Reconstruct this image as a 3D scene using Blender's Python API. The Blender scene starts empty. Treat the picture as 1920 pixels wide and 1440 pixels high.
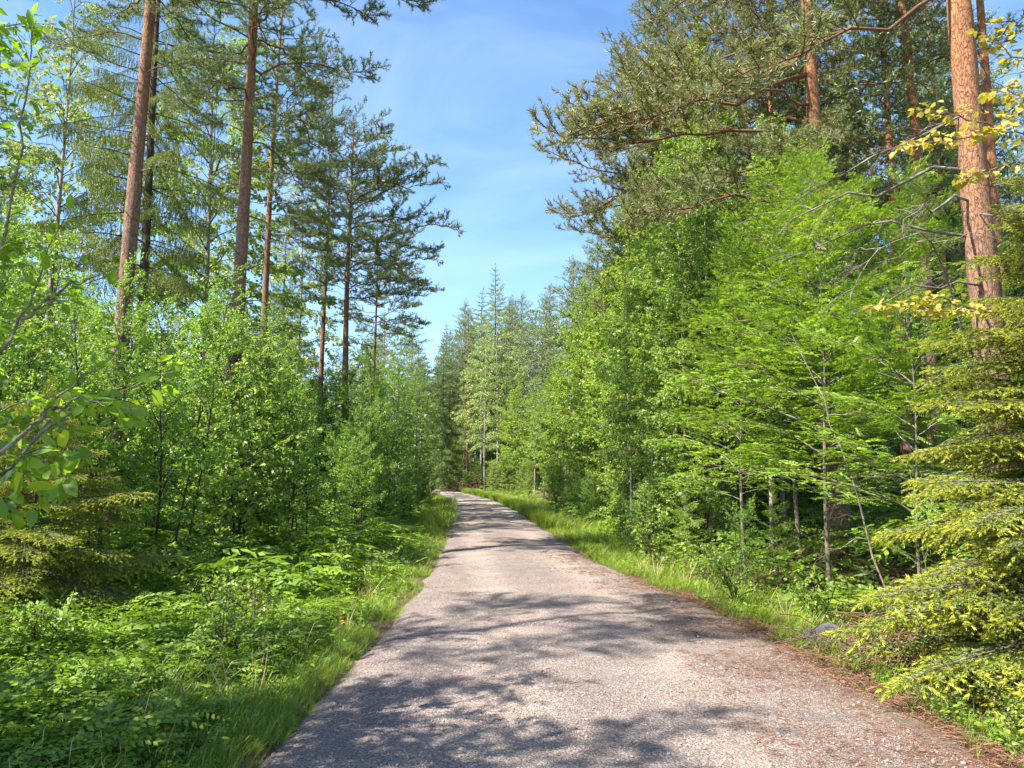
import bpy, math, random
import numpy as np
from mathutils import Vector, Matrix, Euler

random.seed(5)
rng = np.random.default_rng(11)
S = bpy.context.scene
C = S.collection
PI = math.pi

# ------------------------------------------------------------------ camera, world, sun, exposure
F_PX = 1423.0
PITCH = math.atan(168 / F_PX)
cam = bpy.data.cameras.new('camera')
cam.sensor_width = 36.0
cam.lens = 36.0 * F_PX / 1920.0
cam.clip_start = 0.05
cam.clip_end = 3000
cam_ob = bpy.data.objects.new('camera', cam)
C.objects.link(cam_ob)
cam_ob.location = (0, 0, 1.6)
cam_ob.rotation_euler = (PI / 2 + PITCH, 0, 0)
S.camera = cam_ob

SUN_EL = math.radians(51)
SUN_TRAVEL = Vector((0.88, 0.475, 0)).normalized()      # the way the light travels over the ground
world = bpy.data.worlds.new('World')
S.world = world
world.use_nodes = True
wn = world.node_tree.nodes; wl = world.node_tree.links
bg = wn['Background']
sky = wn.new('ShaderNodeTexSky')
sky.sky_type = 'NISHITA'
sky.sun_disc = False
sky.sun_elevation = SUN_EL
sky.sun_rotation = math.atan2(-SUN_TRAVEL.x, -SUN_TRAVEL.y)
sky.air_density = 1.0
sky.dust_density = 0.5
sky.ozone_density = 2.5
# faint high cirrus
tc = wn.new('ShaderNodeTexCoord'); mp = wn.new('ShaderNodeMapping')
mp.inputs['Scale'].default_value = (1.6, 1.0, 4.5)
mp.inputs['Rotation'].default_value = (0.2, 0.3, 0.5)
nz = wn.new('ShaderNodeTexNoise'); nz.inputs['Scale'].default_value = 2.2
nz.inputs['Detail'].default_value = 7; nz.inputs['Roughness'].default_value = 0.55
nz.inputs['Distortion'].default_value = 0.6
rp = wn.new('ShaderNodeValToRGB')
rp.color_ramp.elements[0].position = 0.42; rp.color_ramp.elements[0].color = (0, 0, 0, 1)
rp.color_ramp.elements[1].position = 0.80; rp.color_ramp.elements[1].color = (0.13, 0.13, 0.13, 1)
mx = wn.new('ShaderNodeMix'); mx.data_type = 'RGBA'
wl.new(tc.outputs['Generated'], mp.inputs['Vector']); wl.new(mp.outputs['Vector'], nz.inputs['Vector'])
wl.new(nz.outputs['Fac'], rp.inputs['Fac']); wl.new(rp.outputs['Color'], mx.inputs['Factor'])
wl.new(sky.outputs['Color'], mx.inputs['A'])
mx.inputs['B'].default_value = (6.6, 7.2, 7.8, 1)
hsv = wn.new('ShaderNodeHueSaturation'); hsv.inputs['Saturation'].default_value = 1.14
wl.new(mx.outputs['Result'], hsv.inputs['Color']); wl.new(hsv.outputs['Color'], bg.inputs['Color'])
bg.inputs['Strength'].default_value = 0.105

sun = bpy.data.lights.new('sun', 'SUN')
sun.energy = 5.0
sun.angle = math.radians(0.53)
sun.color = (1.0, 0.945, 0.86)
sun_ob = bpy.data.objects.new('sun', sun)
C.objects.link(sun_ob)
d = Vector((SUN_TRAVEL.x * math.cos(SUN_EL), SUN_TRAVEL.y * math.cos(SUN_EL), -math.sin(SUN_EL)))
sun_ob.rotation_euler = d.to_track_quat('-Z', 'Y').to_euler()
sun_ob.location = (-20, -6, 25)

S.view_settings.view_transform = 'Standard'
S.view_settings.look = 'None'
S.view_settings.gamma = 1
S.view_settings.use_curve_mapping = False
S.view_settings.exposure = 1.62

# ------------------------------------------------------------------ photograph geometry helper (plans where trees stand)
_c, _s = math.cos(PITCH), math.sin(PITCH)
def at(px, py, dist):
    u = (px - 960) / F_PX; v = (720 - py) / F_PX
    Y = _c - v * _s; Z = _s + v * _c
    return dist * u / Y, 1.6 + dist * Z / Y

# ------------------------------------------------------------------ materials
def new_mat(name):
    m = bpy.data.materials.new(name); m.use_nodes = True
    nt = m.node_tree; nt.nodes.clear()
    out = nt.nodes.new('ShaderNodeOutputMaterial')
    return m, nt, out

def ramp(nt, stops):
    r = nt.nodes.new('ShaderNodeValToRGB')
    cr = r.color_ramp
    while len(cr.elements) < len(stops): cr.elements.new(0.5)
    for e, (p, c) in zip(cr.elements, stops):
        e.position = p; e.color = (c[0], c[1], c[2], 1)
    return r

GAIN = {'pine_needle': 2.4, 'pine_needle_warm': 1.9, 'spruce_needle': 2.5, 'spruce_near': 1.9, 'birch_leaf': 1.85, 'birch_pale': 1.7, 'aspen_leaf': 1.6, 'rowan_leaf': 1.55, 'willow_leaf': 1.5, 'alder_leaf': 2.1, 'herb_leaf': 1.45, 'grass': 1.25}
def leaf_mat(name, stops, trans=0.35, rough=0.45, spec=0.35, tint=1.25, spread=0.22):
    q = GAIN.get(name, 1.0); stops = [(p, (c[0] * q * {'herb_leaf': 1.45, 'rowan_leaf': 1.45, 'alder_leaf': 1.22, 'birch_leaf': 1.3}.get(name, 1.2), c[1] * q, c[2] * q)) for p, c in stops]
    m, nt, out = new_mat(name); N = nt.nodes; L = nt.links
    geo = N.new('ShaderNodeNewGeometry'); oi = N.new('ShaderNodeObjectInfo')
    tcn = N.new('ShaderNodeTexCoord')
    n2 = N.new('ShaderNodeTexNoise'); n2.inputs['Scale'].default_value = 1.3; n2.inputs['Detail'].default_value = 2
    L.new(tcn.outputs['Object'], n2.inputs['Vector'])
    a1 = N.new('ShaderNodeMath'); a1.operation = 'MULTIPLY_ADD'
    L.new(oi.outputs['Random'], a1.inputs[0]); a1.inputs[1].default_value = spread
    L.new(geo.outputs['Random Per Island'], a1.inputs[2])
    a2 = N.new('ShaderNodeMath'); a2.operation = 'MULTIPLY_ADD'
    L.new(n2.outputs['Fac'], a2.inputs[0]); a2.inputs[1].default_value = 0.8
    L.new(a1.outputs[0], a2.inputs[2])
    a3 = N.new('ShaderNodeMath'); a3.operation = 'MULTIPLY_ADD'
    L.new(a2.outputs[0], a3.inputs[0]); a3.inputs[1].default_value = 0.62; a3.inputs[2].default_value = -0.12
    r = ramp(nt, stops)
    L.new(a3.outputs[0], r.inputs['Fac'])
    p = N.new('ShaderNodeBsdfPrincipled')
    p.inputs['Roughness'].default_value = rough
    p.inputs['Specular IOR Level'].default_value = spec
    L.new(r.outputs['Color'], p.inputs['Base Color'])
    if trans > 0:
        t = N.new('ShaderNodeBsdfTranslucent')
        h = N.new('ShaderNodeMix'); h.data_type = 'RGBA'; h.blend_type = 'MULTIPLY'
        h.inputs['Factor'].default_value = 1.0
        h.inputs['B'].default_value = (tint * 1.15, tint * 1.1, 0.55, 1)
        L.new(r.outputs['Color'], h.inputs['A']); L.new(h.outputs['Result'], t.inputs['Color'])
        ms = N.new('ShaderNodeMixShader'); ms.inputs[0].default_value = trans
        L.new(p.outputs[0], ms.inputs[1]); L.new(t.outputs[0], ms.inputs[2])
        L.new(ms.outputs[0], out.inputs[0])
    else:
        L.new(p.outputs[0], out.inputs[0])
    return m

def bark_mat(name, low, high, dark, z0, z1, scale=9.0, stretch=0.28, bump=0.6, lichen=None):
    m, nt, out = new_mat(name); N = nt.nodes; L = nt.links
    tcn = N.new('ShaderNodeTexCoord')
    sep = N.new('ShaderNodeSeparateXYZ'); L.new(tcn.outputs['Object'], sep.inputs[0])
    mr = N.new('ShaderNodeMapRange'); mr.inputs['From Min'].default_value = z0; mr.inputs['From Max'].default_value = z1
    nj = N.new('ShaderNodeTexNoise'); nj.inputs['Scale'].default_value = 1.7; nj.inputs['Detail'].default_value = 3
    L.new(tcn.outputs['Object'], nj.inputs['Vector'])
    aj = N.new('ShaderNodeMath'); aj.operation = 'MULTIPLY_ADD'; aj.inputs[1].default_value = 3.0
    L.new(nj.outputs['Fac'], aj.inputs[0]); L.new(sep.outputs['Z'], aj.inputs[2])
    L.new(aj.outputs[0], mr.inputs['Value'])
    mixc = N.new('ShaderNodeMix'); mixc.data_type = 'RGBA'
    L.new(mr.outputs[0], mixc.inputs['Factor'])
    mixc.inputs['A'].default_value = (*low, 1); mixc.inputs['B'].default_value = (*high, 1)
    mpn = N.new('ShaderNodeMapping'); mpn.inputs['Scale'].default_value = (1, 1, stretch)
    L.new(tcn.outputs['Object'], mpn.inputs['Vector'])
    nd = N.new('ShaderNodeTexNoise'); nd.inputs['Scale'].default_value = 7; nd.inputs['Detail'].default_value = 4
    L.new(mpn.outputs[0], nd.inputs['Vector'])
    vm = N.new('ShaderNodeVectorMath'); vm.operation = 'MULTIPLY_ADD'
    vm.inputs[1].default_value = (0.3, 0.3, 0.3)
    L.new(nd.outputs['Color'], vm.inputs[0]); L.new(mpn.outputs[0], vm.inputs[2])
    vo = N.new('ShaderNodeTexVoronoi'); vo.inputs['Scale'].default_value = scale * 2.6; vo.feature = 'DISTANCE_TO_EDGE'
    L.new(vm.outputs[0], vo.inputs['Vector'])
    cr = ramp(nt, [(0.0, (0.25, 0.25, 0.25)), (0.11, (1, 1, 1))])
    L.new(vo.outputs['Distance'], cr.inputs['Fac'])
    mc2 = N.new('ShaderNodeMix'); mc2.data_type = 'RGBA'
    L.new(cr.outputs['Color'], mc2.inputs['Factor'])
    mc2.inputs['A'].default_value = (*dark, 1); L.new(mixc.outputs['Result'], mc2.inputs['B'])
    nv = N.new('ShaderNodeTexNoise'); nv.inputs['Scale'].default_value = 24; nv.inputs['Detail'].default_value = 5
    L.new(tcn.outputs['Object'], nv.inputs['Vector'])
    rv = ramp(nt, [(0.25, (0.55, 0.55, 0.55)), (0.75, (1.25, 1.2, 1.15))])
    L.new(nv.outputs['Fac'], rv.inputs['Fac'])
    mm = N.new('ShaderNodeMix'); mm.data_type = 'RGBA'; mm.blend_type = 'MULTIPLY'; mm.inputs['Factor'].default_value = 1
    L.new(mc2.outputs['Result'], mm.inputs['A']); L.new(rv.outputs['Color'], mm.inputs['B'])
    col = mm.outputs['Result']
    if lichen:
        nl = N.new('ShaderNodeTexNoise'); nl.inputs['Scale'].default_value = 5; nl.inputs['Detail'].default_value = 6
        L.new(tcn.outputs['Object'], nl.inputs['Vector'])
        rl = ramp(nt, [(0.56, (0, 0, 0)), (0.66, (1, 1, 1))]); L.new(nl.outputs['Fac'], rl.inputs['Fac'])
        ml = N.new('ShaderNodeMix'); ml.data_type = 'RGBA'
        L.new(rl.outputs['Color'], ml.inputs['Factor']); L.new(col, ml.inputs['A']); ml.inputs['B'].default_value = (*lichen, 1)
        col = ml.outputs['Result']
    p = N.new('ShaderNodeBsdfPrincipled'); p.inputs['Roughness'].default_value = 0.9
    p.inputs['Specular IOR Level'].default_value = 0.2
    L.new(col, p.inputs['Base Color'])
    b = N.new('ShaderNodeBump'); b.inputs['Strength'].default_value = bump; b.inputs['Distance'].default_value = 0.02
    L.new(cr.outputs['Color'], b.inputs['Height']); 
    b2 = N.new('ShaderNodeBump'); b2.inputs['Strength'].default_value = 0.5; b2.inputs['Distance'].default_value = 0.01
    L.new(nv.outputs['Fac'], b2.inputs['Height']); L.new(b.outputs[0], b2.inputs['Normal'])
    L.new(b2.outputs[0], p.inputs['Normal'])
    L.new(p.outputs[0], out.inputs[0])
    return m

M = {}
M['pine_bark'] = bark_mat('pine_bark', (0.23, 0.155, 0.125), (0.33, 0.165, 0.085), (0.10, 0.06, 0.045), 5.0, 12.0, scale=8, lichen=None)
M['pine_bark_red'] = bark_mat('pine_bark_red', (0.24, 0.16, 0.125), (0.36, 0.17, 0.08), (0.12, 0.06, 0.04), 4.2, 8.0, scale=9)
M['pine_branch'] = bark_mat('pine_branch', (0.22, 0.12, 0.07), (0.24, 0.13, 0.075), (0.09, 0.05, 0.03), -50, 50, scale=20, stretch=1)
M['spruce_bark'] = bark_mat('spruce_bark', (0.13, 0.10, 0.08), (0.12, 0.085, 0.06), (0.05, 0.04, 0.03), 0, 12, scale=14, stretch=0.6, lichen=(0.18, 0.19, 0.14))
M['birch_bark'] = bark_mat('birch_bark', (0.28, 0.25, 0.21), (0.40, 0.36, 0.31), (0.06, 0.05, 0.045), 0, 4, scale=5, stretch=2.2, bump=0.3)
M['grey_stem'] = bark_mat('grey_stem', (0.24, 0.20, 0.15), (0.20, 0.16, 0.115), (0.09, 0.07, 0.05), 0, 6, scale=12, stretch=0.4, bump=0.3, lichen=(0.24, 0.25, 0.19))
M['dark_stem'] = bark_mat('dark_stem', (0.075, 0.055, 0.042), (0.09, 0.068, 0.045), (0.03, 0.024, 0.02), 0, 6, scale=12, stretch=0.4, bump=0.3)
M['dead_wood'] = bark_mat('dead_wood', (0.17, 0.145, 0.12), (0.20, 0.17, 0.14), (0.08, 0.065, 0.05), -50, 50, scale=20, stretch=0.6, bump=0.3, lichen=(0.24, 0.25, 0.21))
M['dry_twig'] = bark_mat('dry_twig', (0.20, 0.115, 0.07), (0.24, 0.15, 0.10), (0.08, 0.05, 0.035), -50, 50, scale=20, stretch=0.6, bump=0.3)

M['pine_needle'] = leaf_mat('pine_needle', [(0.1, (0.042, 0.078, 0.036)), (0.5, (0.072, 0.118, 0.050)), (0.85, (0.110, 0.155, 0.060)), (1.0, (0.18, 0.15, 0.075))], trans=0.15, spec=0.35, rough=0.45)
M['pine_needle_warm'] = leaf_mat('pine_needle_warm', [(0.1, (0.056, 0.088, 0.036)), (0.5, (0.092, 0.128, 0.050)), (0.8, (0.135, 0.155, 0.062)), (1.0, (0.20, 0.15, 0.085))], trans=0.15, spec=0.35, rough=0.45)
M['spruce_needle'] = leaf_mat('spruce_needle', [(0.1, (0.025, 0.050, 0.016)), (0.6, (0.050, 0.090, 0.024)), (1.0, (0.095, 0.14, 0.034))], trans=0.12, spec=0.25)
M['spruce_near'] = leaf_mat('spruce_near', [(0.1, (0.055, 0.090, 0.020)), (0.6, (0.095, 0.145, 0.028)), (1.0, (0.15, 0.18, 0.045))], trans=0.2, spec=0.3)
M['spruce_tip'] = leaf_mat('spruce_tip', [(0.1, (0.24, 0.33, 0.042)), (0.6, (0.34, 0.43, 0.055)), (1.0, (0.42, 0.45, 0.065))], trans=0.35, spec=0.3)
M['birch_leaf'] = leaf_mat('birch_leaf', [(0.1, (0.060, 0.125, 0.030)), (0.5, (0.095, 0.185, 0.042)), (0.85, (0.14, 0.25, 0.055)), (1.0, (0.22, 0.31, 0.06))], trans=0.38, rough=0.38, spec=0.5)
M['birch_pale'] = leaf_mat('birch_pale', [(0.1, (0.10, 0.16, 0.065)), (0.5, (0.15, 0.23, 0.085)), (1.0, (0.21, 0.30, 0.10))], trans=0.35, rough=0.35, spec=0.6)
M['aspen_leaf'] = leaf_mat('aspen_leaf', [(0.1, (0.075, 0.145, 0.026)), (0.5, (0.125, 0.22, 0.038)), (0.85, (0.19, 0.30, 0.050)), (1.0, (0.29, 0.37, 0.06))], trans=0.40, rough=0.38, spec=0.45)
M['rowan_leaf'] = leaf_mat('rowan_leaf', [(0.1, (0.055, 0.135, 0.022)), (0.5, (0.085, 0.20, 0.030)), (0.85, (0.14, 0.29, 0.034)), (1.0, (0.24, 0.36, 0.035))], trans=0.36, rough=0.45, spec=0.35)
M['willow_leaf'] = leaf_mat('willow_leaf', [(0.1, (0.060, 0.125, 0.018)), (0.5, (0.095, 0.20, 0.022)), (0.8, (0.15, 0.27, 0.028)), (1.0, (0.30, 0.36, 0.035))], trans=0.5, rough=0.38, spec=0.4, tint=1.5)
M['alder_leaf'] = leaf_mat('alder_leaf', [(0.1, (0.050, 0.115, 0.026)), (0.5, (0.080, 0.165, 0.034)), (0.85, (0.12, 0.23, 0.045)), (1.0, (0.21, 0.30, 0.05))], trans=0.48, rough=0.35, spec=0.55)
M['yellow_leaf'] = leaf_mat('yellow_leaf', [(0.1, (0.20, 0.27, 0.050)), (0.5, (0.32, 0.34, 0.075)), (1.0, (0.42, 0.37, 0.095))], trans=0.4, rough=0.45, spec=0.3)
M['herb_leaf'] = leaf_mat('herb_leaf', [(0.1, (0.045, 0.115, 0.018)), (0.5, (0.080, 0.190, 0.022)), (0.85, (0.13, 0.26, 0.026)), (1.0, (0.24, 0.34, 0.034))], trans=0.36, rough=0.5, spec=0.3)
M['fern_leaf'] = leaf_mat('fern_leaf', [(0.1, (0.13, 0.26, 0.022)), (0.5, (0.18, 0.34, 0.028)), (1.0, (0.26, 0.42, 0.034))], trans=0.4, rough=0.5, spec=0.3)
M['grass'] = leaf_mat('grass', [(0.1, (0.085, 0.160, 0.022)), (0.5, (0.135, 0.235, 0.028)), (0.85, (0.20, 0.31, 0.035)), (1.0, (0.34, 0.34, 0.09))], trans=0.35, rough=0.4, spec=0.35)
M['straw'] = leaf_mat('straw', [(0.1, (0.34, 0.27, 0.15)), (1.0, (0.46, 0.38, 0.22))], trans=0.2, rough=0.6, spec=0.2)
M['petal'] = leaf_mat('petal', [(0.1, (0.55, 0.42, 0.012)), (1.0, (0.62, 0.52, 0.03))], trans=0.2, rough=0.5, spec=0.2)
M['litter'] = leaf_mat('litter', [(0.1, (0.075, 0.045, 0.028)), (0.5, (0.16, 0.10, 0.062)), (1.0, (0.30, 0.23, 0.15))], trans=0.05, rough=0.7, spec=0.15)
M['gravel'] = leaf_mat('gravel', [(0.1, (0.08, 0.07, 0.068)), (0.4, (0.19, 0.16, 0.145)), (0.7, (0.30, 0.25, 0.22)), (1.0, (0.45, 0.41, 0.38))], trans=0, rough=0.85, spec=0.25, spread=0)

def road_mat():
    m, nt, out = new_mat('gravel_road'); N = nt.nodes; L = nt.links
    geo = N.new('ShaderNodeNewGeometry'); pos = geo.outputs['Position']
    def noise(scale, detail=5, rough=0.6):
        n = N.new('ShaderNodeTexNoise'); n.inputs['Scale'].default_value = scale; n.inputs['Detail'].default_value = detail
        n.inputs['Roughness'].default_value = rough; L.new(pos, n.inputs['Vector']); return n
    big = noise(0.45, 4); mid = noise(2.6, 5); fine = noise(38, 6, 0.75)
    vo = N.new('ShaderNodeTexVoronoi'); vo.inputs['Scale'].default_value = 85; L.new(pos, vo.inputs['Vector'])
    vo2 = N.new('ShaderNodeTexVoronoi'); vo2.inputs['Scale'].default_value = 26; L.new(pos, vo2.inputs['Vector'])
    base = ramp(nt, [(0.22, (0.175, 0.142, 0.124)), (0.48, (0.255, 0.210, 0.180)), (0.78, (0.36, 0.300, 0.255))])
    ad = N.new('ShaderNodeMath'); ad.operation = 'MULTIPLY_ADD'; ad.inputs[1].default_value = 0.6
    L.new(mid.outputs['Fac'], ad.inputs[0])
    sc = N.new('ShaderNodeMath'); sc.operation = 'MULTIPLY'; sc.inputs[1].default_value = 0.42; L.new(big.outputs['Fac'], sc.inputs[0])
    L.new(sc.outputs[0], ad.inputs[2]); L.new(ad.outputs[0], base.inputs['Fac'])
    hs = N.new('ShaderNodeSeparateColor'); L.new(vo.outputs['Color'], hs.inputs[0])
    stone = ramp(nt, [(0.0, (0.30, 0.30, 0.33)), (0.22, (0.72, 0.72, 0.74)), (0.7, (1.06, 1.05, 1.04)), (1.0, (1.7, 1.68, 1.66))])
    L.new(hs.outputs[0], stone.inputs['Fac'])
    mu = N.new('ShaderNodeMix'); mu.data_type = 'RGBA'; mu.blend_type = 'MULTIPLY'; mu.inputs['Factor'].default_value = 0.75
    L.new(base.outputs['Color'], mu.inputs['A']); L.new(stone.outputs['Color'], mu.inputs['B'])
    fr = ramp(nt, [(0.3, (0.72, 0.72, 0.72)), (0.7, (1.22, 1.22, 1.22))]); L.new(fine.outputs['Fac'], fr.inputs['Fac'])
    mu2 = N.new('ShaderNodeMix'); mu2.data_type = 'RGBA'; mu2.blend_type = 'MULTIPLY'; mu2.inputs['Factor'].default_value = 0.8
    L.new(mu.outputs['Result'], mu2.inputs['A']); L.new(fr.outputs['Color'], mu2.inputs['B'])
    # wheel lines packed smooth and paler, loose coarse grit between them
    wt = N.new('ShaderNodeAttribute'); wt.attribute_name = 'track'
    wn_ = noise(0.9, 5, 0.65)
    wm = N.new('ShaderNodeMath'); wm.operation = 'MULTIPLY'; L.new(wt.outputs['Fac'], wm.inputs[0]); L.new(wn_.outputs['Fac'], wm.inputs[1])
    wr_ = ramp(nt, [(0.0, (0.84, 0.84, 0.86)), (0.30, (1.03, 1.02, 1.0)), (0.6, (1.22, 1.18, 1.12))]); L.new(wm.outputs[0], wr_.inputs['Fac'])
    mw = N.new('ShaderNodeMix'); mw.data_type = 'RGBA'; mw.blend_type = 'MULTIPLY'; mw.inputs['Factor'].default_value = 1
    L.new(mu2.outputs['Result'], mw.inputs['A']); L.new(wr_.outputs['Color'], mw.inputs['B']); mu2 = mw
    # needle litter and washed grit gathered along the edge
    at_ = N.new('ShaderNodeAttribute'); at_.attribute_name = 'edge'
    e1 = noise(1.4, 6, 0.7)
    em = N.new('ShaderNodeMath'); em.operation = 'MULTIPLY_ADD'; em.inputs[1].default_value = 1.5; em.inputs[2].default_value = -0.78
    L.new(e1.outputs['Fac'], em.inputs[0])
    ea = N.new('ShaderNodeMath'); ea.operation = 'ADD'; ea.use_clamp = True
    L.new(em.outputs[0], ea.inputs[0]); L.new(at_.outputs['Fac'], ea.inputs[1])
    el = N.new('ShaderNodeMath'); el.operation = 'MULTIPLY'; el.use_clamp = True
    L.new(ea.outputs[0], el.inputs[0]); L.new(at_.outputs['Fac'], el.inputs[1])
    lit = ramp(nt, [(0.3, (0.11, 0.085, 0.065)), (0.6, (0.20, 0.155, 0.115))]); L.new(fine.outputs['Fac'], lit.inputs['Fac'])
    mu3 = N.new('ShaderNodeMix'); mu3.data_type = 'RGBA'
    L.new(el.outputs[0], mu3.inputs['Factor']); L.new(mu2.outputs['Result'], mu3.inputs['A']); L.new(lit.outputs['Color'], mu3.inputs['B'])
    p = N.new('ShaderNodeBsdfPrincipled'); p.inputs['Roughness'].default_value = 0.92; p.inputs['Specular IOR Level'].default_value = 0.2
    L.new(mu3.outputs['Result'], p.inputs['Base Color'])
    inv = N.new('ShaderNodeMath'); inv.operation = 'SUBTRACT'; inv.inputs[0].default_value = 1; L.new(vo.outputs['Distance'], inv.inputs[1])
    inv2 = N.new('ShaderNodeMath'); inv2.operation = 'SUBTRACT'; inv2.inputs[0].default_value = 1; L.new(vo2.outputs['Distance'], inv2.inputs[1])
    b = N.new('ShaderNodeBump'); b.inputs['Strength'].default_value = 0.8; b.inputs['Distance'].default_value = 0.012; L.new(inv.outputs[0], b.inputs['Height'])
    b3 = N.new('ShaderNodeBump'); b3.inputs['Strength'].default_value = 0.25; b3.inputs['Distance'].default_value = 0.02; L.new(inv2.outputs[0], b3.inputs['Height']); L.new(b.outputs[0], b3.inputs['Normal'])
    b2 = N.new('ShaderNodeBump'); b2.inputs['Strength'].default_value = 0.6; b2.inputs['Distance'].default_value = 0.02; L.new(fine.outputs['Fac'], b2.inputs['Height'])
    L.new(b3.outputs[0], b2.inputs['Normal']); L.new(b2.outputs[0], p.inputs['Normal'])
    L.new(p.outputs[0], out.inputs[0]); return m
M['road'] = road_mat()

def soil_mat():
    m, nt, out = new_mat('forest_floor'); N = nt.nodes; L = nt.links
    geo = N.new('ShaderNodeNewGeometry'); pos = geo.outputs['Position']
    n1 = N.new('ShaderNodeTexNoise'); n1.inputs['Scale'].default_value = 0.8; n1.inputs['Detail'].default_value = 7; n1.inputs['Roughness'].default_value = 0.65
    n2 = N.new('ShaderNodeTexNoise'); n2.inputs['Scale'].default_value = 30; n2.inputs['Detail'].default_value = 6; n2.inputs['Roughness'].default_value = 0.75
    L.new(pos, n1.inputs['Vector']); L.new(pos, n2.inputs['Vector'])
    r1 = ramp(nt, [(0.35, (0.12, 0.075, 0.045)), (0.5, (0.16, 0.115, 0.065)), (0.62, (0.065, 0.095, 0.024)), (0.8, (0.085, 0.13, 0.028))])
    L.new(n1.outputs['Fac'], r1.inputs['Fac'])
    r2 = ramp(nt, [(0.3, (0.45, 0.45, 0.45)), (0.7, (1.35, 1.3, 1.25))]); L.new(n2.outputs['Fac'], r2.inputs['Fac'])
    mu = N.new('ShaderNodeMix'); mu.data_type = 'RGBA'; mu.blend_type = 'MULTIPLY'; mu.inputs['Factor'].default_value = 1
    L.new(r1.outputs['Color'], mu.inputs['A']); L.new(r2.outputs['Color'], mu.inputs['B'])
    p = N.new('ShaderNodeBsdfPrincipled'); p.inputs['Roughness'].default_value = 0.95; p.inputs['Specular IOR Level'].default_value = 0.15
    L.new(mu.outputs['Result'], p.inputs['Base Color'])
    b = N.new('ShaderNodeBump'); b.inputs['Strength'].default_value = 1; b.inputs['Distance'].default_value = 0.05; L.new(n2.outputs['Fac'], b.inputs['Height'])
    L.new(b.outputs[0], p.inputs['Normal']); L.new(p.outputs[0], out.inputs[0]); return m
M['soil'] = soil_mat()

def rock_mat():
    m, nt, out = new_mat('granite'); N = nt.nodes; L = nt.links
    tcn = N.new('ShaderNodeTexCoord')
    n1 = N.new('ShaderNodeTexNoise'); n1.inputs['Scale'].default_value = 6; n1.inputs['Detail'].default_value = 8; n1.inputs['Roughness'].default_value = 0.7
    L.new(tcn.outputs['Object'], n1.inputs['Vector'])
    r = ramp(nt, [(0.3, (0.05, 0.05, 0.052)), (0.55, (0.11, 0.11, 0.115)), (0.7, (0.19, 0.185, 0.18))]); L.new(n1.outputs['Fac'], r.inputs['Fac'])
    p = N.new('ShaderNodeBsdfPrincipled'); p.inputs['Roughness'].default_value = 0.9
    L.new(r.outputs['Color'], p.inputs['Base Color'])
    b = N.new('ShaderNodeBump'); b.inputs['Strength'].default_value = 0.7; b.inputs['Distance'].default_value = 0.03; L.new(n1.outputs['Fac'], b.inputs['Height'])
    L.new(b.outputs[0], p.inputs['Normal']); L.new(p.outputs[0], out.inputs[0]); return m
M['rock'] = rock_mat()

# ------------------------------------------------------------------ mesh tools
class Geo:
    """verts / triangle and quad faces kept as arrays"""
    def __init__(s): s.v = []; s.f = []; s.n = 0
    def add(s, v, f, mat=0):
        v = np.asarray(v, float).reshape(-1, 3); f = np.asarray(f, int)
        if len(f) == 0: return
        s.v.append(v); s.f.append((f + s.n, mat)); s.n += len(v)
    def merge(s, o, Mx=None, mat=None):
        if o.n == 0: return
        v = np.concatenate(o.v)
        if Mx is not None:
            Mx = np.array(Mx); v = v @ Mx[:3, :3].T + Mx[:3, 3]
        off = s.n
        s.v.append(v); s.n += len(v)
        for f, m in o.f: s.f.append((f + off, m if mat is None else mat))
    def mesh(s, name, mats, smooth=False):
        me = bpy.data.meshes.new(name)
        for m in mats: me.materials.append(m)
        v = np.concatenate(s.v)
        tot = np.concatenate([np.full(len(f), f.shape[1]) for f, m in s.f])
        mi = np.concatenate([np.full(len(f), m) for f, m in s.f])
        lv = np.concatenate([f.ravel() for f, m in s.f])
        me.vertices.add(len(v)); me.vertices.foreach_set('co', v.astype(np.float32).ravel())
        me.loops.add(len(lv)); me.loops.foreach_set('vertex_index', lv.astype(np.int32))
        me.polygons.add(len(tot))
        st = np.concatenate([[0], np.cumsum(tot)[:-1]])
        me.polygons.foreach_set('loop_start', st.astype(np.int32))
        me.polygons.foreach_set('material_index', mi.astype(np.int32))
        if smooth: me.polygons.foreach_set('use_smooth', np.ones(len(tot), bool))
        me.update(calc_edges=True)
        return me

def unit(a):
    a = np.asarray(a, float); n = np.linalg.norm(a, axis=-1, keepdims=True); return a / np.maximum(n, 1e-9)

def tube(g, P, R, seg=5, mat=0, cap=False, jitter=0.0):
    P = np.asarray(P, float); R = np.asarray(R, float); n = len(P)
    T = np.gradient(P, axis=0); T = unit(T)
    ref = np.array([0.0, 0, 1]) if abs(T[0, 2]) < 0.9 else np.array([1.0, 0, 0])
    A = unit(np.cross(T, ref)); B = np.cross(T, A)
    a = np.arange(seg) / seg * 2 * PI
    rad = R[:, None] * (1 + (jitter * rng.standard_normal((n, seg)) if jitter else 0))
    V = P[:, None] + rad[..., None] * (np.cos(a)[None, :, None] * A[:, None] + np.sin(a)[None, :, None] * B[:, None])
    i = np.arange(n - 1)[:, None] * seg; j = np.arange(seg)[None]; k = (j + 1) % seg
    Fq = np.stack([i + j, i + k, i + seg + k, i + seg + j], -1).reshape(-1, 4)
    g.add(V.reshape(-1, 3), Fq, mat)

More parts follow.
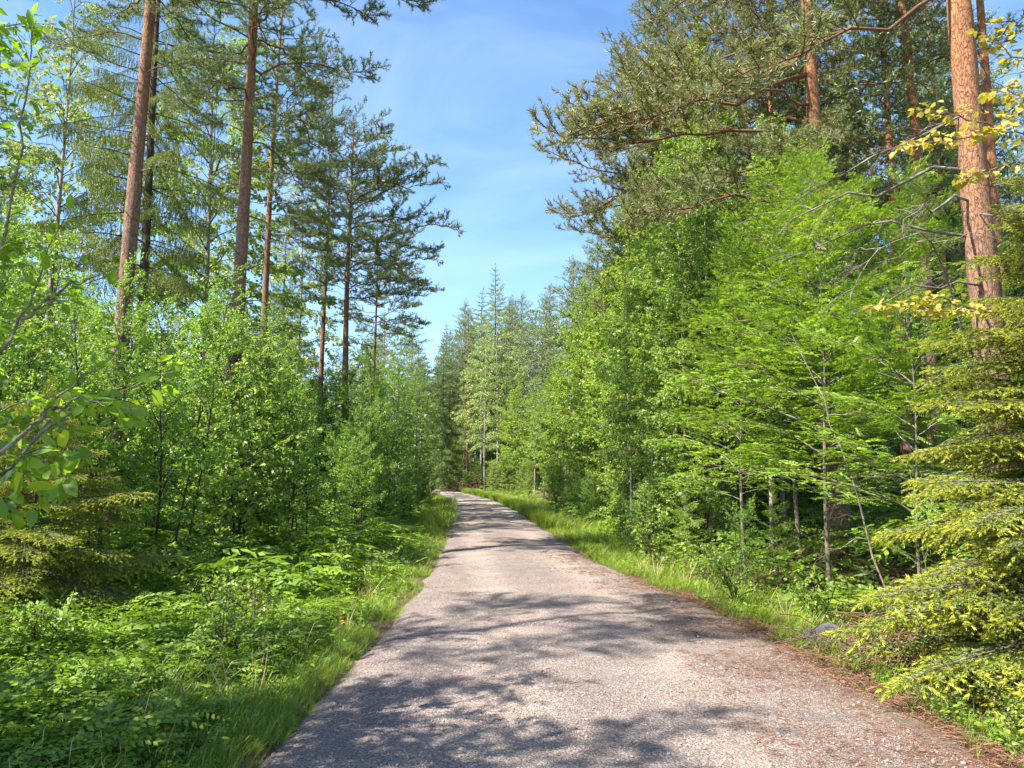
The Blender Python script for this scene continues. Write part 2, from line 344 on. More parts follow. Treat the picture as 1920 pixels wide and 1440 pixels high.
def leaves(g, pos, dirv, nrm, Ln, W, fold=0.12, shape=0, mat=0, curl=0.0):
    """shape 0: two triangles folded along the rib; 1: six triangles, oval"""
    pos = np.asarray(pos, float); n = len(pos)
    if n == 0: return
    d = unit(dirv); s = unit(np.cross(d, nrm)); u = np.cross(s, d)
    Ln = np.broadcast_to(Ln, (n,))[:, None]; W = np.broadcast_to(W, (n,))[:, None]
    if shape == 0:
        V = np.stack([pos, pos + d * Ln * 0.42 + s * W / 2 + u * W * fold, pos + d * Ln - u * Ln * curl, pos + d * Ln * 0.42 - s * W / 2 + u * W * fold], 1)
        b = np.arange(n)[:, None] * 4
        Fq = np.concatenate([b + [0, 1, 2], b + [0, 2, 3]])
    else:
        q = lambda a, w, h: pos + d * Ln * a + s * W * w + u * W * h
        V = np.stack([pos, q(0.22, 0.40, fold), q(0.62, 0.42, fold - curl), q(1, 0, -curl * 2), q(0.62, -0.42, fold - curl), q(0.22, -0.40, fold), q(0.5, 0, -0.3 * curl)], 1)
        b = np.arange(n)[:, None] * 7
        Fq = np.concatenate([b + t for t in ([0, 1, 6], [1, 2, 6], [2, 3, 6], [3, 4, 6], [4, 5, 6], [5, 0, 6])])
    g.add(V.reshape(-1, 3), Fq, mat)

def needles(g, pos, dirv, Ln, W, mat=0):
    pos = np.asarray(pos, float); n = len(pos)
    if n == 0: return
    d = unit(dirv); s = unit(np.cross(d, rng.standard_normal((n, 3))))
    Ln = np.broadcast_to(Ln, (n,))[:, None]
    V = np.stack([pos - s * W / 2, pos + s * W / 2, pos + d * Ln], 1)
    g.add(V.reshape(-1, 3), np.arange(n * 3).reshape(-1, 3), mat)

def shoot_needles(g, a, b, n, Ln, W, spread=0.8, mat=0):
    """needles all round shoots that run from a to b (arrays); n per shoot"""
    a = np.asarray(a); b = np.asarray(b); k = len(a)
    t = rng.random((k, n, 1)); P = a[:, None] + (b - a)[:, None] * t
    ax = unit(b - a)[:, None]
    r = unit(rng.standard_normal((k, n, 3)))
    r = unit(r - (r * ax).sum(-1, keepdims=True) * ax)
    D = ax * (0.75 + 0.3 * rng.random((k, n, 1))) + r * spread
    needles(g, P.reshape(-1, 3), D.reshape(-1, 3), Ln * (0.75 + 0.5 * rng.random(k * n)), W, mat)

def rnd(a, b): return random.uniform(a, b)

def curve(L, n, z, side=0.0, wob=0.02):
    """branch axis along +X; z(t) gives the height as a share of the length"""
    t = np.linspace(0, 1, n)
    P = np.stack([t * L, side * t ** 2 * L, np.array([z(q) for q in t]) * L], 1)
    P[1:] += np.cumsum(rng.standard_normal((n - 1, 3)) * wob * L / n, 0)
    return P

def interp(P, t):
    n = len(P) - 1; i = min(int(t * n), n - 1); f = t * n - i
    return P[i] * (1 - f) + P[i + 1] * f, unit(P[i + 1] - P[i])

# ---- branch kinds: each returns (wood Geo, foliage Geo); the branch grows along +X, Z up
def pine_branch(L=3.0, fine=True, dead=0.3):
    w, f = Geo(), Geo()
    up = rnd(0.0, 0.28)
    P = curve(L, 11, lambda t: up * t - 0.34 * t * t + 0.12 * t ** 4, rnd(-0.25, 0.25), 0.30)
    r0 = 0.0075 * L + 0.004
    tube(w, P, np.linspace(r0, 0.005, 11), 5)
    A, B = [], []
    ns = int(20 if fine else 13)
    for i in range(ns):
        t = dead + (1 - dead) * (i + random.random() * 0.7) / ns
        p, dd = interp(P, min(t, 0.99)); sd = 1 if i % 2 else -1
        lat = np.array([-dd[1], dd[0], 0]) * sd
        dv = unit(dd * rnd(0.5, 1.0) + lat * rnd(0.6, 1.0) + np.array([0, 0, rnd(-0.15, 0.45)]))
        l2 = L * 0.34 * (1.12 - t) * rnd(0.7, 1.3) + 0.15
        Q = np.array([p, p + dv * l2 * 0.5, p + dv * l2 + np.array([0, 0, l2 * rnd(0.0, 0.3)])])
        tube(w, Q, [r0 * 0.35, r0 * 0.25, 0.004], 3)
        m = max(2, int(l2 / (0.075 if fine else 0.16)))
        for j in range(m):
            q, qd = interp(Q, min(0.15 + 0.85 * (j + random.random()) / m, 0.999))
            dv2 = unit(qd * 0.6 + rng.standard_normal(3) * 0.6 + np.array([0, 0, 0.4]))
            l3 = rnd(0.10, 0.20) * (1 if fine else 1.4)
            A.append(q); B.append(q + dv2 * l3)
        A.append(Q[1]); B.append(Q[2])
    A.append(P[-2]); B.append(P[-1] + unit(P[-1] - P[-2]) * 0.12)
    A = np.array(A); B = np.array(B)
    if fine:
        shoot_needles(f, A, B, 36, 0.075, 0.0098, 0.95)
        for a, b in zip(A, B): tube(w, [a, b], [0.004, 0.002], 3)
    else:
        shoot_needles(f, A, B, 12, 0.125, 0.036, 0.95)
    return w, f

def dead_branch(L=2.0, n=10):
    w = Geo()
    P = curve(L, 8, lambda t: 0.05 * t - 0.28 * t * t, rnd(-0.25, 0.25), 0.25)
    tube(w, P, np.linspace(0.008 * L + 0.004, 0.003, 8), 4)
    for i in range(n):
        t = 0.25 + 0.75 * random.random(); p, dd = interp(P, t * 0.99)
        dv = unit(dd + rng.standard_normal(3) * 0.7); l2 = L * rnd(0.08, 0.3)
        Q = np.array([p, p + dv * l2 * 0.5, p + dv * l2 + rng.standard_normal(3) * 0.1 * l2 - np.array([0, 0, 0.1 * l2])])
        tube(w, Q, [0.004, 0.003, 0.0015], 3)
        for j in range(3):
            q, qd = interp(Q, random.random() * 0.95); e = q + unit(qd + rng.standard_normal(3) * 0.7) * l2 * 0.4
            tube(w, [q, e], [0.0022, 0.001], 3)
    return w, Geo()

def spruce_branch(L=2.5, hang=0.6, fine=False, step=0.07):
    """drooping bough, tip turned up; twigs hang from it in curtains"""
    w, f = Geo(), Geo()
    P = curve(L, 9, lambda t: 0.10 * t - 0.55 * t * t + 0.30 * t ** 3, rnd(-0.1, 0.1), 0.06)
    tube(w, P, np.linspace(0.009 * L + 0.004, 0.004, 9), 4)
    n = int(L / step); A, B = [], []
    for i in range(n):
        t = 0.15 + 0.85 * i / n; p, dd = interp(P, min(t, 0.99))
        for sd in (-1, 1):
            lat = np.array([-dd[1], dd[0], 0]) * sd
            l2 = L * 0.26 * (1.15 - t) * rnd(0.5, 1.3) + 0.06
            dv = unit(dd * rnd(0.4, 0.9) + lat * 0.9)
            e = p + dv * l2 - np.array([0, 0, hang * l2])
            A.append(p); B.append(e)
            if hang > 0.3:
                A.append(e); B.append(e + np.array([rnd(-.03, .03), rnd(-.03, .03), -rnd(0.1, 0.3)]))
                m = (p + e) / 2; A.append(m); B.append(m + np.array([rnd(-.05, .05), rnd(-.05, .05), -rnd(0.1, 0.35)]))
    A = np.array(A); B = np.array(B)
    shoot_needles(f, A, B, 7 if not fine else 34, 0.07 if not fine else 0.035, 0.040 if not fine else 0.0115, 0.55)
    return w, f

def young_spruce_branch(L=1.4):
    """flat fan of twigs with pale new shoots at every tip"""
    w, f = Geo(), Geo()
    P = curve(L, 8, lambda t: 0.12 * t - 0.30 * t * t + 0.10 * t ** 3, rnd(-0.1, 0.1), 0.06)
    tube(w, P, np.linspace(0.0065 * L + 0.002, 0.002, 8), 4)
    A, B, TA, TB = [], [], [], []
    def twig(p, dv, l, lvl):
        e = p + dv * l + np.array([0, 0, -0.06 * l])
        A.append(p); B.append(e)
        td = unit(dv + rng.standard_normal(3) * 0.15 - np.array([0, 0, 0.15]))
        TA.append(e); TB.append(e + td * rnd(0.035, 0.065))
        if lvl < 2:
            k = int(l / 0.055)
            for j in range(k):
                q = p + (e - p) * (0.2 + 0.8 * (j + rnd(0, .6)) / max(k, 1))
                lat = np.array([-dv[1], dv[0], 0]) * (1 if j % 2 else -1)
                d2 = unit(dv * 0.75 + lat * rnd(0.6, 0.9) + np.array([0, 0, rnd(-0.35, 0.1)]))
                l2 = l * rnd(0.22, 0.42) * (1.1 - 0.5 * j / max(k, 1)) + 0.02
                twig(q, d2, l2, lvl + 1)
    n = int(L / 0.055)
    for i in range(n):
        t = 0.2 + 0.8 * i / n; p, dd = interp(P, min(t, 0.99)); sd = 1 if i % 2 else -1
        lat = np.array([-dd[1], dd[0], 0]) * sd
        dv = unit(dd * 0.7 + lat * rnd(0.7, 1.0) + np.array([0, 0, rnd(-0.3, 0.05)]))
        twig(p, dv, L * 0.36 * (1.12 - t) * rnd(0.75, 1.2) + 0.04, 1)
    A.append(P[3]); B.append(P[-1]); TA.append(P[-1]); TB.append(P[-1] + unit(P[-1] - P[-2]) * 0.07)
    A, B, TA, TB = map(np.array, (A, B, TA, TB))
    ln = np.linalg.norm(B - A, axis=1)
    for lo, hi, k in ((0, .08, 16), (.08, .2, 38), (.2, 3, 90)):
        s_ = (ln >= lo) & (ln < hi)
        if s_.any(): shoot_needles(f, A[s_], B[s_], k, 0.024, 0.0068, 0.62, 0)
    shoot_needles(f, TA, TB, 18, 0.026, 0.0095, 0.50, 1)
    for a, b in zip(A, B):
        if np.linalg.norm(b - a) > 0.12: tube(w, [a, b], [0.0035, 0.0015], 3)
    return w, f

def leafy_branch(L=1.8, nl=220, ls=0.05, ratio=0.8, up=0.35, hang=0.25, shape=0, sub=9):
    w, f = Geo(), Geo()
    P = curve(L, 8, lambda t: up * t - hang * t * t, rnd(-0.2, 0.2), 0.14)
    tube(w, P, np.linspace(0.007 * L + 0.003, 0.002, 8), 4)
    segs = [(P[3], P[-1])]
    for i in range(sub):
        t = 0.2 + 0.78 * (i + random.random()) / sub; p, dd = interp(P, min(t, 0.99)); sd = 1 if i % 2 else -1
        lat = unit(np.array([-dd[1], dd[0], rnd(-0.4, 0.6)])) * sd
        l2 = L * 0.42 * (1.15 - t) * rnd(0.7, 1.3)
        e = p + unit(dd * 0.8 + lat * 0.9) * l2 - np.array([0, 0, hang * l2 * 0.9])
        tube(w, [p, (p + e) / 2 + np.array([0, 0, 0.05 * l2]), e], [0.0045, 0.003, 0.0015], 3)
        segs.append((p, e)); m = (p + e) / 2
        for _ in range(2):
            e2 = m + unit(unit(e - p) + rng.standard_normal(3) * 0.6) * l2 * 0.5 - np.array([0, 0, hang * l2 * 0.5])
            segs.append((m, e2)); tube(w, [m, e2], [0.0025, 0.001], 3)
    segs = np.array(segs)
    wt = np.linalg.norm(segs[:, 1] - segs[:, 0], axis=1); idx = rng.choice(len(segs), nl, p=wt / wt.sum())
    t = 0.1 + 0.95 * rng.random((nl, 1)); a, b = segs[idx, 0], segs[idx, 1]
    pos = a + (b - a) * t + rng.standard_normal((nl, 3)) * ls * 0.35
    dv = unit(b - a) * 0.6 + rng.standard_normal((nl, 3)) * 0.8 + np.array([0, 0, -0.45])
    nrm = rng.standard_normal((nl, 3)) * 0.6 + np.array([0, 0, 1.0])
    sz = ls * (0.5 + 0.9 * rng.random(nl))
    leaves(f, pos, dv, nrm, sz, sz * ratio, shape=shape, curl=0.08 if shape else 0)
    return w, f

def pinnate(f, pos, dirv, Ln, pairs=6, lw=0.30, droop=0.35, mat=0):
    """feather leaves: leaflets in pairs along an arched midrib"""
    pos = np.asarray(pos, float); n = len(pos); d = unit(dirv)
    s = unit(np.cross(d, [0, 0, 1.0]) + rng.standard_normal((n, 3)) * 0.12); u = np.cross(s, d)
    Ln = np.broadcast_to(Ln, (n,))
    for k in range(pairs):
        t = 0.28 + 0.66 * k / (pairs - 1)
        p = pos + d * (Ln * t)[:, None] - u * (Ln * droop * t * t)[:, None]
        ll = Ln * lw * (1.0 - 0.35 * abs(t - 0.55) * 2)
        for sd in (-1, 1):
            dv = s * sd * 0.85 + d * (0.45 + 0.25 * t) - u * (droop * 0.9)
            leaves(f, p, dv + rng.standard_normal((n, 3)) * 0.08, u + s * sd * 0.25 + rng.standard_normal((n, 3)) * 0.2, ll, ll * 0.40, 0.1, mat=mat)
    p = pos + d * (Ln * 0.94)[:, None] - u * (Ln * droop * 0.9)[:, None]
    leaves(f, p, d - u * droop, u, Ln * lw, Ln * lw * 0.38, mat=mat)

def rowan_branch(L=1.5, nl=26, size=0.225):
    w, f = Geo(), Geo()
    P = curve(L, 8, lambda t: 0.25 * t - 0.25 * t * t, rnd(-0.2, 0.2), 0.14)
    tube(w, P, np.linspace(0.007 * L + 0.003, 0.003, 8), 4)
    pos, dv = [], []
    tips = [(P[-1], unit(P[-1] - P[-2]))]
    for i in range(6):
        t = 0.3 + 0.65 * i / 6; p, dd = interp(P, t); sd = 1 if i % 2 else -1
        e = p + unit(dd + np.array([-dd[1], dd[0], rnd(0.0, 0.3)]) * sd * 0.9) * L * 0.3 * rnd(0.6, 1.2)
        tube(w, [p, e], [0.004, 0.0025], 3); tips.append((e, unit(e - p))); tips.append(((p + e) / 2, unit(e - p)))
    for p, dd in tips:
        k = max(3, nl // len(tips) + 1)
        for j in range(k):
            a = j / k * 2 * PI + rnd(-.4, .4)
            base = np.array([math.cos(a), math.sin(a), rnd(0.05, 0.45)])
            dv.append(unit(base + dd * 0.7)); pos.append(p - dd * rnd(0, 0.06))
    pinnate(f, np.array(pos), np.array(dv), size * (0.7 + 0.6 * rng.random(len(pos))))
    return w, f

# ------------------------------------------------------------------ objects
def tag(o, label=None, cat=None, group=None, kind=None):
    if label: o['label'] = label
    if cat: o['category'] = cat
    if group: o['group'] = group
    if kind: o['kind'] = kind
    return o
def obj(name, me, parent=None, Mx=None):
    o = bpy.data.objects.new(name, me); C.objects.link(o)
    if parent is not None: o.parent = parent
    if Mx is not None: o.matrix_local = Mx
    return o
def empty(name, loc, rz=0, sc=1.0):
    o = bpy.data.objects.new(name, None); C.objects.link(o)
    o.location = loc; o.rotation_euler = (0, 0, rz)
    o.scale = (sc, sc, sc) if np.isscalar(sc) else sc
    o.empty_display_size = 0.2
    return o

# ------------------------------------------------------------------ road line and ground form
CL = np.array([(0.60, -12), (0.60, 0), (0.62, 4.4), (0.65, 7.2), (0.58, 8.6), (0.40, 11), (0.12, 13), (0.0, 15), (-0.25, 19), (-0.55, 24), (-1.05, 32),
               (-1.6, 38), (-2.3, 45), (-3.3, 52), (-4.6, 60), (-6.2, 68), (-8.4, 77), (-12.5, 88), (-20, 98), (-34, 107), (-60, 113), (-110, 118)], float)
HW = np.array([2.2, 2.18, 2.13, 2.05, 1.96, 1.78, 1.52, 1.45, 1.42, 1.40, 1.36, 1.34, 1.34, 1.34, 1.36, 1.4, 1.4, 1.4, 1.4, 1.4, 1.4, 1.4])
def resample(step=0.5):
    seg = np.linalg.norm(np.diff(CL, axis=0), axis=1); s = np.concatenate([[0], np.cumsum(seg)])
    q = np.arange(0, s[-1], step)
    x = np.interp(q, s, CL[:, 0]); y = np.interp(q, s, CL[:, 1]); h = np.interp(q, s, HW)
    k = np.hanning(13); k /= k.sum()
    sm = lambda a: np.convolve(np.pad(a, 6, mode='edge'), k, 'valid')
    return np.stack([sm(x), sm(y)], 1), sm(h)
RC, RH = resample()
RT = unit(np.gradient(RC, axis=0)); RN = np.stack([RT[:, 1], -RT[:, 0]], 1)      # normal to the right

def road_dist(xy):
    """signed distance beyond the road edge (negative = on the road) and the side (+1 right)"""
    xy = np.asarray(xy, float); out = np.empty(len(xy)); side = np.empty(len(xy))
    for i in range(0, len(xy), 4000):
        q = xy[i:i + 4000]; D = ((q[:, None] - RC[None]) ** 2).sum(-1); k = D.argmin(1)
        off = ((q - RC[k]) * RN[k]).sum(1)
        dd = np.sqrt(D[np.arange(len(q)), k])
        out[i:i + 4000] = dd - RH[k]; side[i:i + 4000] = np.where(off >= 0, 1, -1)
    return out, side

def wav(x, y, s, seed):
    a = np.zeros_like(x)
    r = np.random.default_rng(seed)
    for k in range(6):
        th = r.random() * 2 * PI; f = s * (1.0 + 1.6 * r.random()); ph = r.random() * 6.28
        a += np.sin((x * math.cos(th) + y * math.sin(th)) * f + ph)
    return a / 6

def height(xy):
    xy = np.asarray(xy, float).reshape(-1, 2); x, y = xy[:, 0], xy[:, 1]
    e, sd = road_dist(xy)
    n = 0.07 * wav(x, y, 1.6, 3) + 0.035 * wav(x, y, 5.0, 4)
    t = np.clip(e, 0, None)
    left = np.interp(t, [0, 0.5, 1.6, 3.0, 6, 20, 400], [0.0, -0.04, -0.20, -0.12, 0.06, 0.2, 0.2])
    right = np.interp(t, [0, 0.35, 1.25, 1.8, 3.2, 7, 20, 400], [0.0, -0.08, -0.42, -0.36, 0.20, 0.45, 0.6, 0.6])
    rnear = np.interp(y, [0, 3.5, 6.5, 9, 14, 18], [0.5, 0.75, 1.0, 1.0, 0.65, 0.5])
    h = np.where(sd > 0, right * np.where(right < 0, rnear, 1), left)
    h = h + n * np.clip(t / 0.8, 0, 1)
    return np.where(e < 0, -0.03 * np.clip(-e / 0.15, 0, 1), h)
def gz(x, y): return float(height([(x, y)])[0])

# ---- terrain sheet
ux = np.linspace(-1, 1, 230); xs = 260 * np.sinh(ux * 5.2) / math.sinh(5.2)
uy = np.linspace(0, 1, 330); ys = -14 + 620 * (np.expm1(uy * 4.6) / math.expm1(4.6))
XX, YY = np.meshgrid(xs, ys); XY = np.stack([XX.ravel(), YY.ravel()], 1)
ZZ = height(XY)
g = Geo(); nx, ny = len(xs), len(ys)
i = (np.arange(ny - 1)[:, None] * nx + np.arange(nx - 1)[None]).ravel()
g.add(np.column_stack([XY, ZZ]), np.stack([i, i + 1, i + nx + 1, i + nx], 1))
tag(obj('ground', g.mesh('ground', [M['soil']], True)), kind='structure')

# ---- gravel road strip
nw = 30; ns_ = len(RC)
RCd = RC[::1]; t = np.linspace(-1, 1, nw)
eL = 0.14 * wav(RC[:, 0] * 3, RC[:, 1], 2.3, 8) + 0.09 * wav(RC[:, 0], RC[:, 1], 9, 9)
eR = 0.16 * wav(RC[:, 0] * 3, RC[:, 1], 2.0, 18) + 0.06 * wav(RC[:, 0], RC[:, 1], 8, 19)
half = np.where(t[None] < 0, (RH + eL)[:, None], (RH + eR)[:, None])
PX = RC[:, 0][:, None] + RN[:, 0][:, None] * t[None] * half
PY = RC[:, 1][:, None] + RN[:, 1][:, None] * t[None] * half
crown = 0.045 * (1 - t[None] ** 2) - 0.018 * np.exp(-((np.abs(t[None]) - 0.48) / 0.13) ** 2)
edge = np.clip((np.abs(t[None]) - 0.90) / 0.10, 0, 1)
bump = 0.010 * np.sin(PY * 3.9 + 0.7 * np.sin(PX * 1.3)) * np.clip((PY - 6) / 6, 0, 1) + 0.008 * wav(PX, PY, 4.5, 21) + 0.010 * wav(PX, PY, 1.8, 22)
PZ = 0.012 + crown + bump * (1 - edge) - 0.055 * edge
g = Geo(); i = (np.arange(ns_ - 1)[:, None] * nw + np.arange(nw - 1)[None]).ravel()
g.add(np.stack([PX, PY, PZ], -1).reshape(-1, 3), np.stack([i, i + 1, i + nw + 1, i + nw], 1))
me = g.mesh('gravel_road', [M['road']], True)
wide = np.clip((RH - 1.5) / 0.5, 0, 1)[:, None]
ea = np.clip((np.abs(t[None]) - 0.80) / 0.2, 0, 1) * 0.55 + np.where(t[None] > 0, np.clip((t[None] - 0.40) / 0.5, 0, 1) * wide * 0.9, 0)
ea = np.clip(ea, 0, 1)
attr = me.attributes.new('edge', 'FLOAT', 'POINT'); attr.data.foreach_set('value', ea.astype(np.float32).ravel())
trk = np.exp(-((np.abs(t[None] * half) - 0.72) / 0.30) ** 2) * np.ones_like(PX)
attr = me.attributes.new('track', 'FLOAT', 'POINT'); attr.data.foreach_set('value', trk.astype(np.float32).ravel())
tag(obj('gravel_road', me), kind='structure')

def road_z(x, y):
    """height of the gravel surface by nearest strip vertex"""
    k = ((RC - [x, y]) ** 2).sum(1).argmin(); off = (np.array([x, y]) - RC[k]) @ RN[k]
    j = int(np.clip(round((off / RH[k] + 1) / 2 * (nw - 1)), 0, nw - 1)); return PZ[k, j]

# ------------------------------------------------------------------ trees
def trunk_mesh(H, r, mat, n=26, seg=12, lean=0.0, wob=0.12, name='trunk', top=0.12):
    t = np.linspace(0, 1, n); g = Geo()
    P = np.stack([wob * np.sin(t * 5 + rnd(0, 6)) * t * (1.2 - t) * 1.2 + lean * t, wob * np.sin(t * 4 + rnd(0, 6)) * t * (1.2 - t), t * H - 0.25], 1)
    R = r * (1 - (1 - top) * t) + r * 0.45 * np.exp(-t * H / 0.35)
    tube(g, P, R, seg, jitter=0.035)
    m = g.mesh(name, [mat], True)
    return m, P, t

def trunk_at(P, z):
    zz = P[:, 2]; return np.array([np.interp(z, zz, P[:, 0]), np.interp(z, zz, P[:, 1]), z])

def Mbr(p, az, pitch, s, roll=0.0):
    return Matrix.Translation(p) @ Matrix.Rotation(az, 4, 'Z') @ Matrix.Rotation(-pitch, 4, 'Y') @ Matrix.Rotation(roll, 4, 'X') @ Matrix.Scale(s, 4)

class BranchSet:
    def __init__(s, maker, n, L, wood, leaf, tagname, leafname):
        s.L = L; s.geos = [maker() for _ in range(n)]
        s.wood, s.leaf, s.leafname = wood, leaf, leafname
        s.meshes = None; s.tagname = tagname
    def get(s):
        if s.meshes is None:
            s.meshes = [(w.mesh(s.tagname, [s.wood]), f.mesh(s.leafname, s.leaf) if f.n else None) for w, f in s.geos]
        return s.meshes

BS = {}
BS['pine'] = BranchSet(lambda: pine_branch(3.0, True), 6, 3.0, M['pine_branch'], [M['pine_needle']], 'branch', 'needles')
BS['pine_r'] = BranchSet(lambda: pine_branch(3.0, True, 0.18), 6, 3.0, M['pine_branch'], [M['pine_needle_warm']], 'branch', 'needles')
BS['pine_long'] = BranchSet(lambda: pine_branch(3.0, True, 0.42), 5, 3.0, M['pine_branch'], [M['pine_needle_warm']], 'branch', 'needles')
BS['pine_far'] = BranchSet(lambda: pine_branch(2.6, False, 0.15), 6, 2.6, M['pine_branch'], [M['pine_needle']], 'branch', 'needles')
BS['dead'] = BranchSet(lambda: dead_branch(2.0, 12), 6, 2.0, M['dead_wood'], [M['dead_wood']], 'dead_branch', 'x')
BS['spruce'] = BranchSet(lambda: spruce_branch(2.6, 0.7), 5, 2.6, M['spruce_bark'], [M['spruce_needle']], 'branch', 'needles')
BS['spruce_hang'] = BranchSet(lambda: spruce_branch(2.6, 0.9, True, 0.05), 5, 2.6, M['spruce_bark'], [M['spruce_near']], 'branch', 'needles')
BS['young_spruce'] = BranchSet(lambda: young_spruce_branch(1.4), 6, 1.4, M['spruce_bark'], [M['spruce_near'], M['spruce_tip']], 'branch', 'needles')
BS['birch'] = BranchSet(lambda: leafy_branch(2.0, 620, 0.068, 0.8, 0.45, 0.45), 6, 2.0, M['dark_stem'], [M['birch_leaf']], 'branch', 'leaves')
BS['birch_pale'] = BranchSet(lambda: leafy_branch(2.0, 420, 0.095, 0.7, 0.35, 0.65), 5, 2.0, M['dark_stem'], [M['birch_pale']], 'branch', 'leaves')
BS['aspen'] = BranchSet(lambda: leafy_branch(1.9, 560, 0.080, 0.85, 0.4, 0.25), 6, 1.9, M['dark_stem'], [M['aspen_leaf']], 'branch', 'leaves')
BS['alder'] = BranchSet(lambda: leafy_branch(1.4, 230, 0.064, 0.8, 0.5, 0.3), 6, 1.4, M['dark_stem'], [M['alder_leaf']], 'branch', 'leaves')
BS['small'] = BranchSet(lambda: leafy_branch(0.9, 190, 0.055, 0.8, 0.45, 0.3, sub=6), 6, 0.9, M['dark_stem'], [M['birch_leaf']], 'branch', 'leaves')
BS['rowan'] = BranchSet(lambda: rowan_branch(1.4, 42), 6, 1.4, M['grey_stem'], [M['rowan_leaf']], 'branch', 'leaves')
BS['yellow'] = BranchSet(lambda: leafy_branch(1.0, 40, 0.075, 1.0, 0.25, 0.2, shape=1, sub=5), 4, 1.0, M['grey_stem'], [M['yellow_leaf']], 'branch', 'leaves')

def layout(kind, H, P, z0=None, z1=None, Lmax=None, bias=None, dens=1.0):
    """list of (set, matrix) for a crown; bias = (azimuth, gain) makes the branches to one side longer"""
    out = []
    def add(key, z, az, pitch, L):
        gain = 1.0
        if bias: gain = 1 + bias[1] * max(-0.5, math.cos(az - bias[0]))
        bs = BS[key]; out.append((key, random.randrange(len(bs.geos)), Mbr(trunk_at(P, z), az, pitch, L * gain / bs.L, rnd(-.2, .2))))
    if kind in ('pine', 'pine_r', 'pine_far'):
        z0 = z0 or H * 0.42; Lm = Lmax or 2.8; z = z0
        while z < H - 0.5:
            q = (z - z0) / (H - z0)
            Ln = Lm * (0.55 + 0.45 * math.sin(min(1, q * 2.2) * PI / 2)) * (1 - q ** 2.2) + 0.35
            k = 4 if q > 0.1 else 3; a0 = rnd(0, 6)
            for j in range(k):
                add(kind, z + rnd(-.15, .15), a0 + j * 2 * PI / k + rnd(-.4, .4), 0.05 + 0.7 * q ** 1.5 + rnd(-.12, .12), Ln * rnd(0.65, 1.15))
            z += (0.42 if q < 0.8 else 0.33) / dens
        add(kind, H - 0.5, 0, 1.35, 0.8); add(kind, H - 0.8, 2, 1.2, 0.8)
        z = z0 * 0.45
        while z < z0:
            add('dead', z, rnd(0, 6.28), rnd(-.1, .15), rnd(0.5, 1.5)); z += 0.42
    elif kind in ('spruce', 'spruce_hang', 'young_spruce', 'bush_spruce'):
        z0 = z0 if z0 is not None else H * 0.12; Lm = Lmax or 2.4; z = z0
        step = {'spruce': 0.36, 'spruce_hang': 0.33, 'young_spruce': 0.12, 'bush_spruce': 0.22}[kind] / dens
        while z < H - 0.15:
            q = (z - z0) / (H - z0); Ln = Lm * (1 - q) ** 0.8 * (0.85 if q < .1 else 1) + 0.15
            k = 5; a0 = rnd(0, 6)
            for j in range(k):
                add(kind, z + rnd(-.08, .08), a0 + j * 2 * PI / k + rnd(-.3, .3), -0.12 + 0.75 * q ** 1.6 + rnd(-.1, .1), Ln * rnd(0.7, 1.15))
            z += step
        add(kind, H - 0.3, 0, 1.45, 0.45)
    else:
        z0 = z0 if z0 is not None else H * 0.25; Lm = Lmax or H * 0.2
        z = z0
        step = {'birch': 0.27, 'birch_pale': 0.30, 'aspen': 0.27, 'alder': 0.22, 'small': 0.13, 'rowan': 0.22, 'yellow': 0.2}[kind] / dens
        a = rnd(0, 6)
        while z < H - 0.1:
            q = (z - z0) / (H - z0)
            Ln = Lm * (0.55 + 1.6 * q * (1 - q)) * (1.05 - q * 0.75) * 1.25 + 0.2
            a += 2.4 + rnd(-.4, .4)
            add(kind, z, a, 0.15 + 0.75 * q + rnd(-.2, .2), Ln * rnd(0.7, 1.2)); 
            z += step / 1.6
        add(kind, H - 0.4, 0, 1.35, Lm * 0.4 + 0.2)
    return out

CAT = {'pine': 'pine tree', 'pine_r': 'pine tree', 'pine_far': 'pine tree', 'spruce': 'spruce tree', 'spruce_hang': 'spruce tree', 'young_spruce': 'spruce tree',
       'birch': 'birch tree', 'birch_pale': 'birch tree', 'aspen': 'aspen tree', 'alder': 'alder tree', 'small': 'sapling', 'rowan': 'rowan tree', 'yellow': 'sapling'}
NAME = {k: v.replace(' ', '_') for k, v in CAT.items()}
BARK = {'pine': 'pine_bark', 'pine_r': 'pine_bark_red', 'pine_far': 'pine_bark_red', 'spruce': 'spruce_bark', 'spruce_hang': 'spruce_bark', 'young_spruce': 'spruce_bark',
        'birch': 'birch_bark', 'birch_pale': 'birch_bark', 'aspen': 'grey_stem', 'alder': 'dark_stem', 'small': 'dark_stem', 'rowan': 'grey_stem', 'yellow': 'grey_stem'}

def near_tree(kind, x, y, H, r, label, cat=None, z0=None, Lmax=None, bias=None, dens=1.0, group=None, lean=0.0, wob=0.12, extra=(), bark=None, drop=None):
    """a tree whose branches are objects of their own"""
    root = empty(NAME[kind], (x, y, gz(x, y)))
    tag(root, label, cat or CAT[kind], group)
    me, P, _ = trunk_mesh(H, r, M[bark or BARK[kind]], lean=lean, wob=wob, seg=16, n=60)
    obj('trunk', me, root)
    for key, vi, Mx in layout(kind, H, P, z0, None, Lmax, bias, dens) + [(k, random.randrange(len(BS[k].geos)), Mbr(trunk_at(P, z), az, pt, L / BS[k].L)) for k, z, az, pt, L in extra]:
        if drop and drop(Mx): continue
        bw, bf = BS[key].get()[vi]
        b = obj(BS[key].tagname, bw, root, Mx)
        if bf: obj(BS[key].leafname, bf, b)
    return root

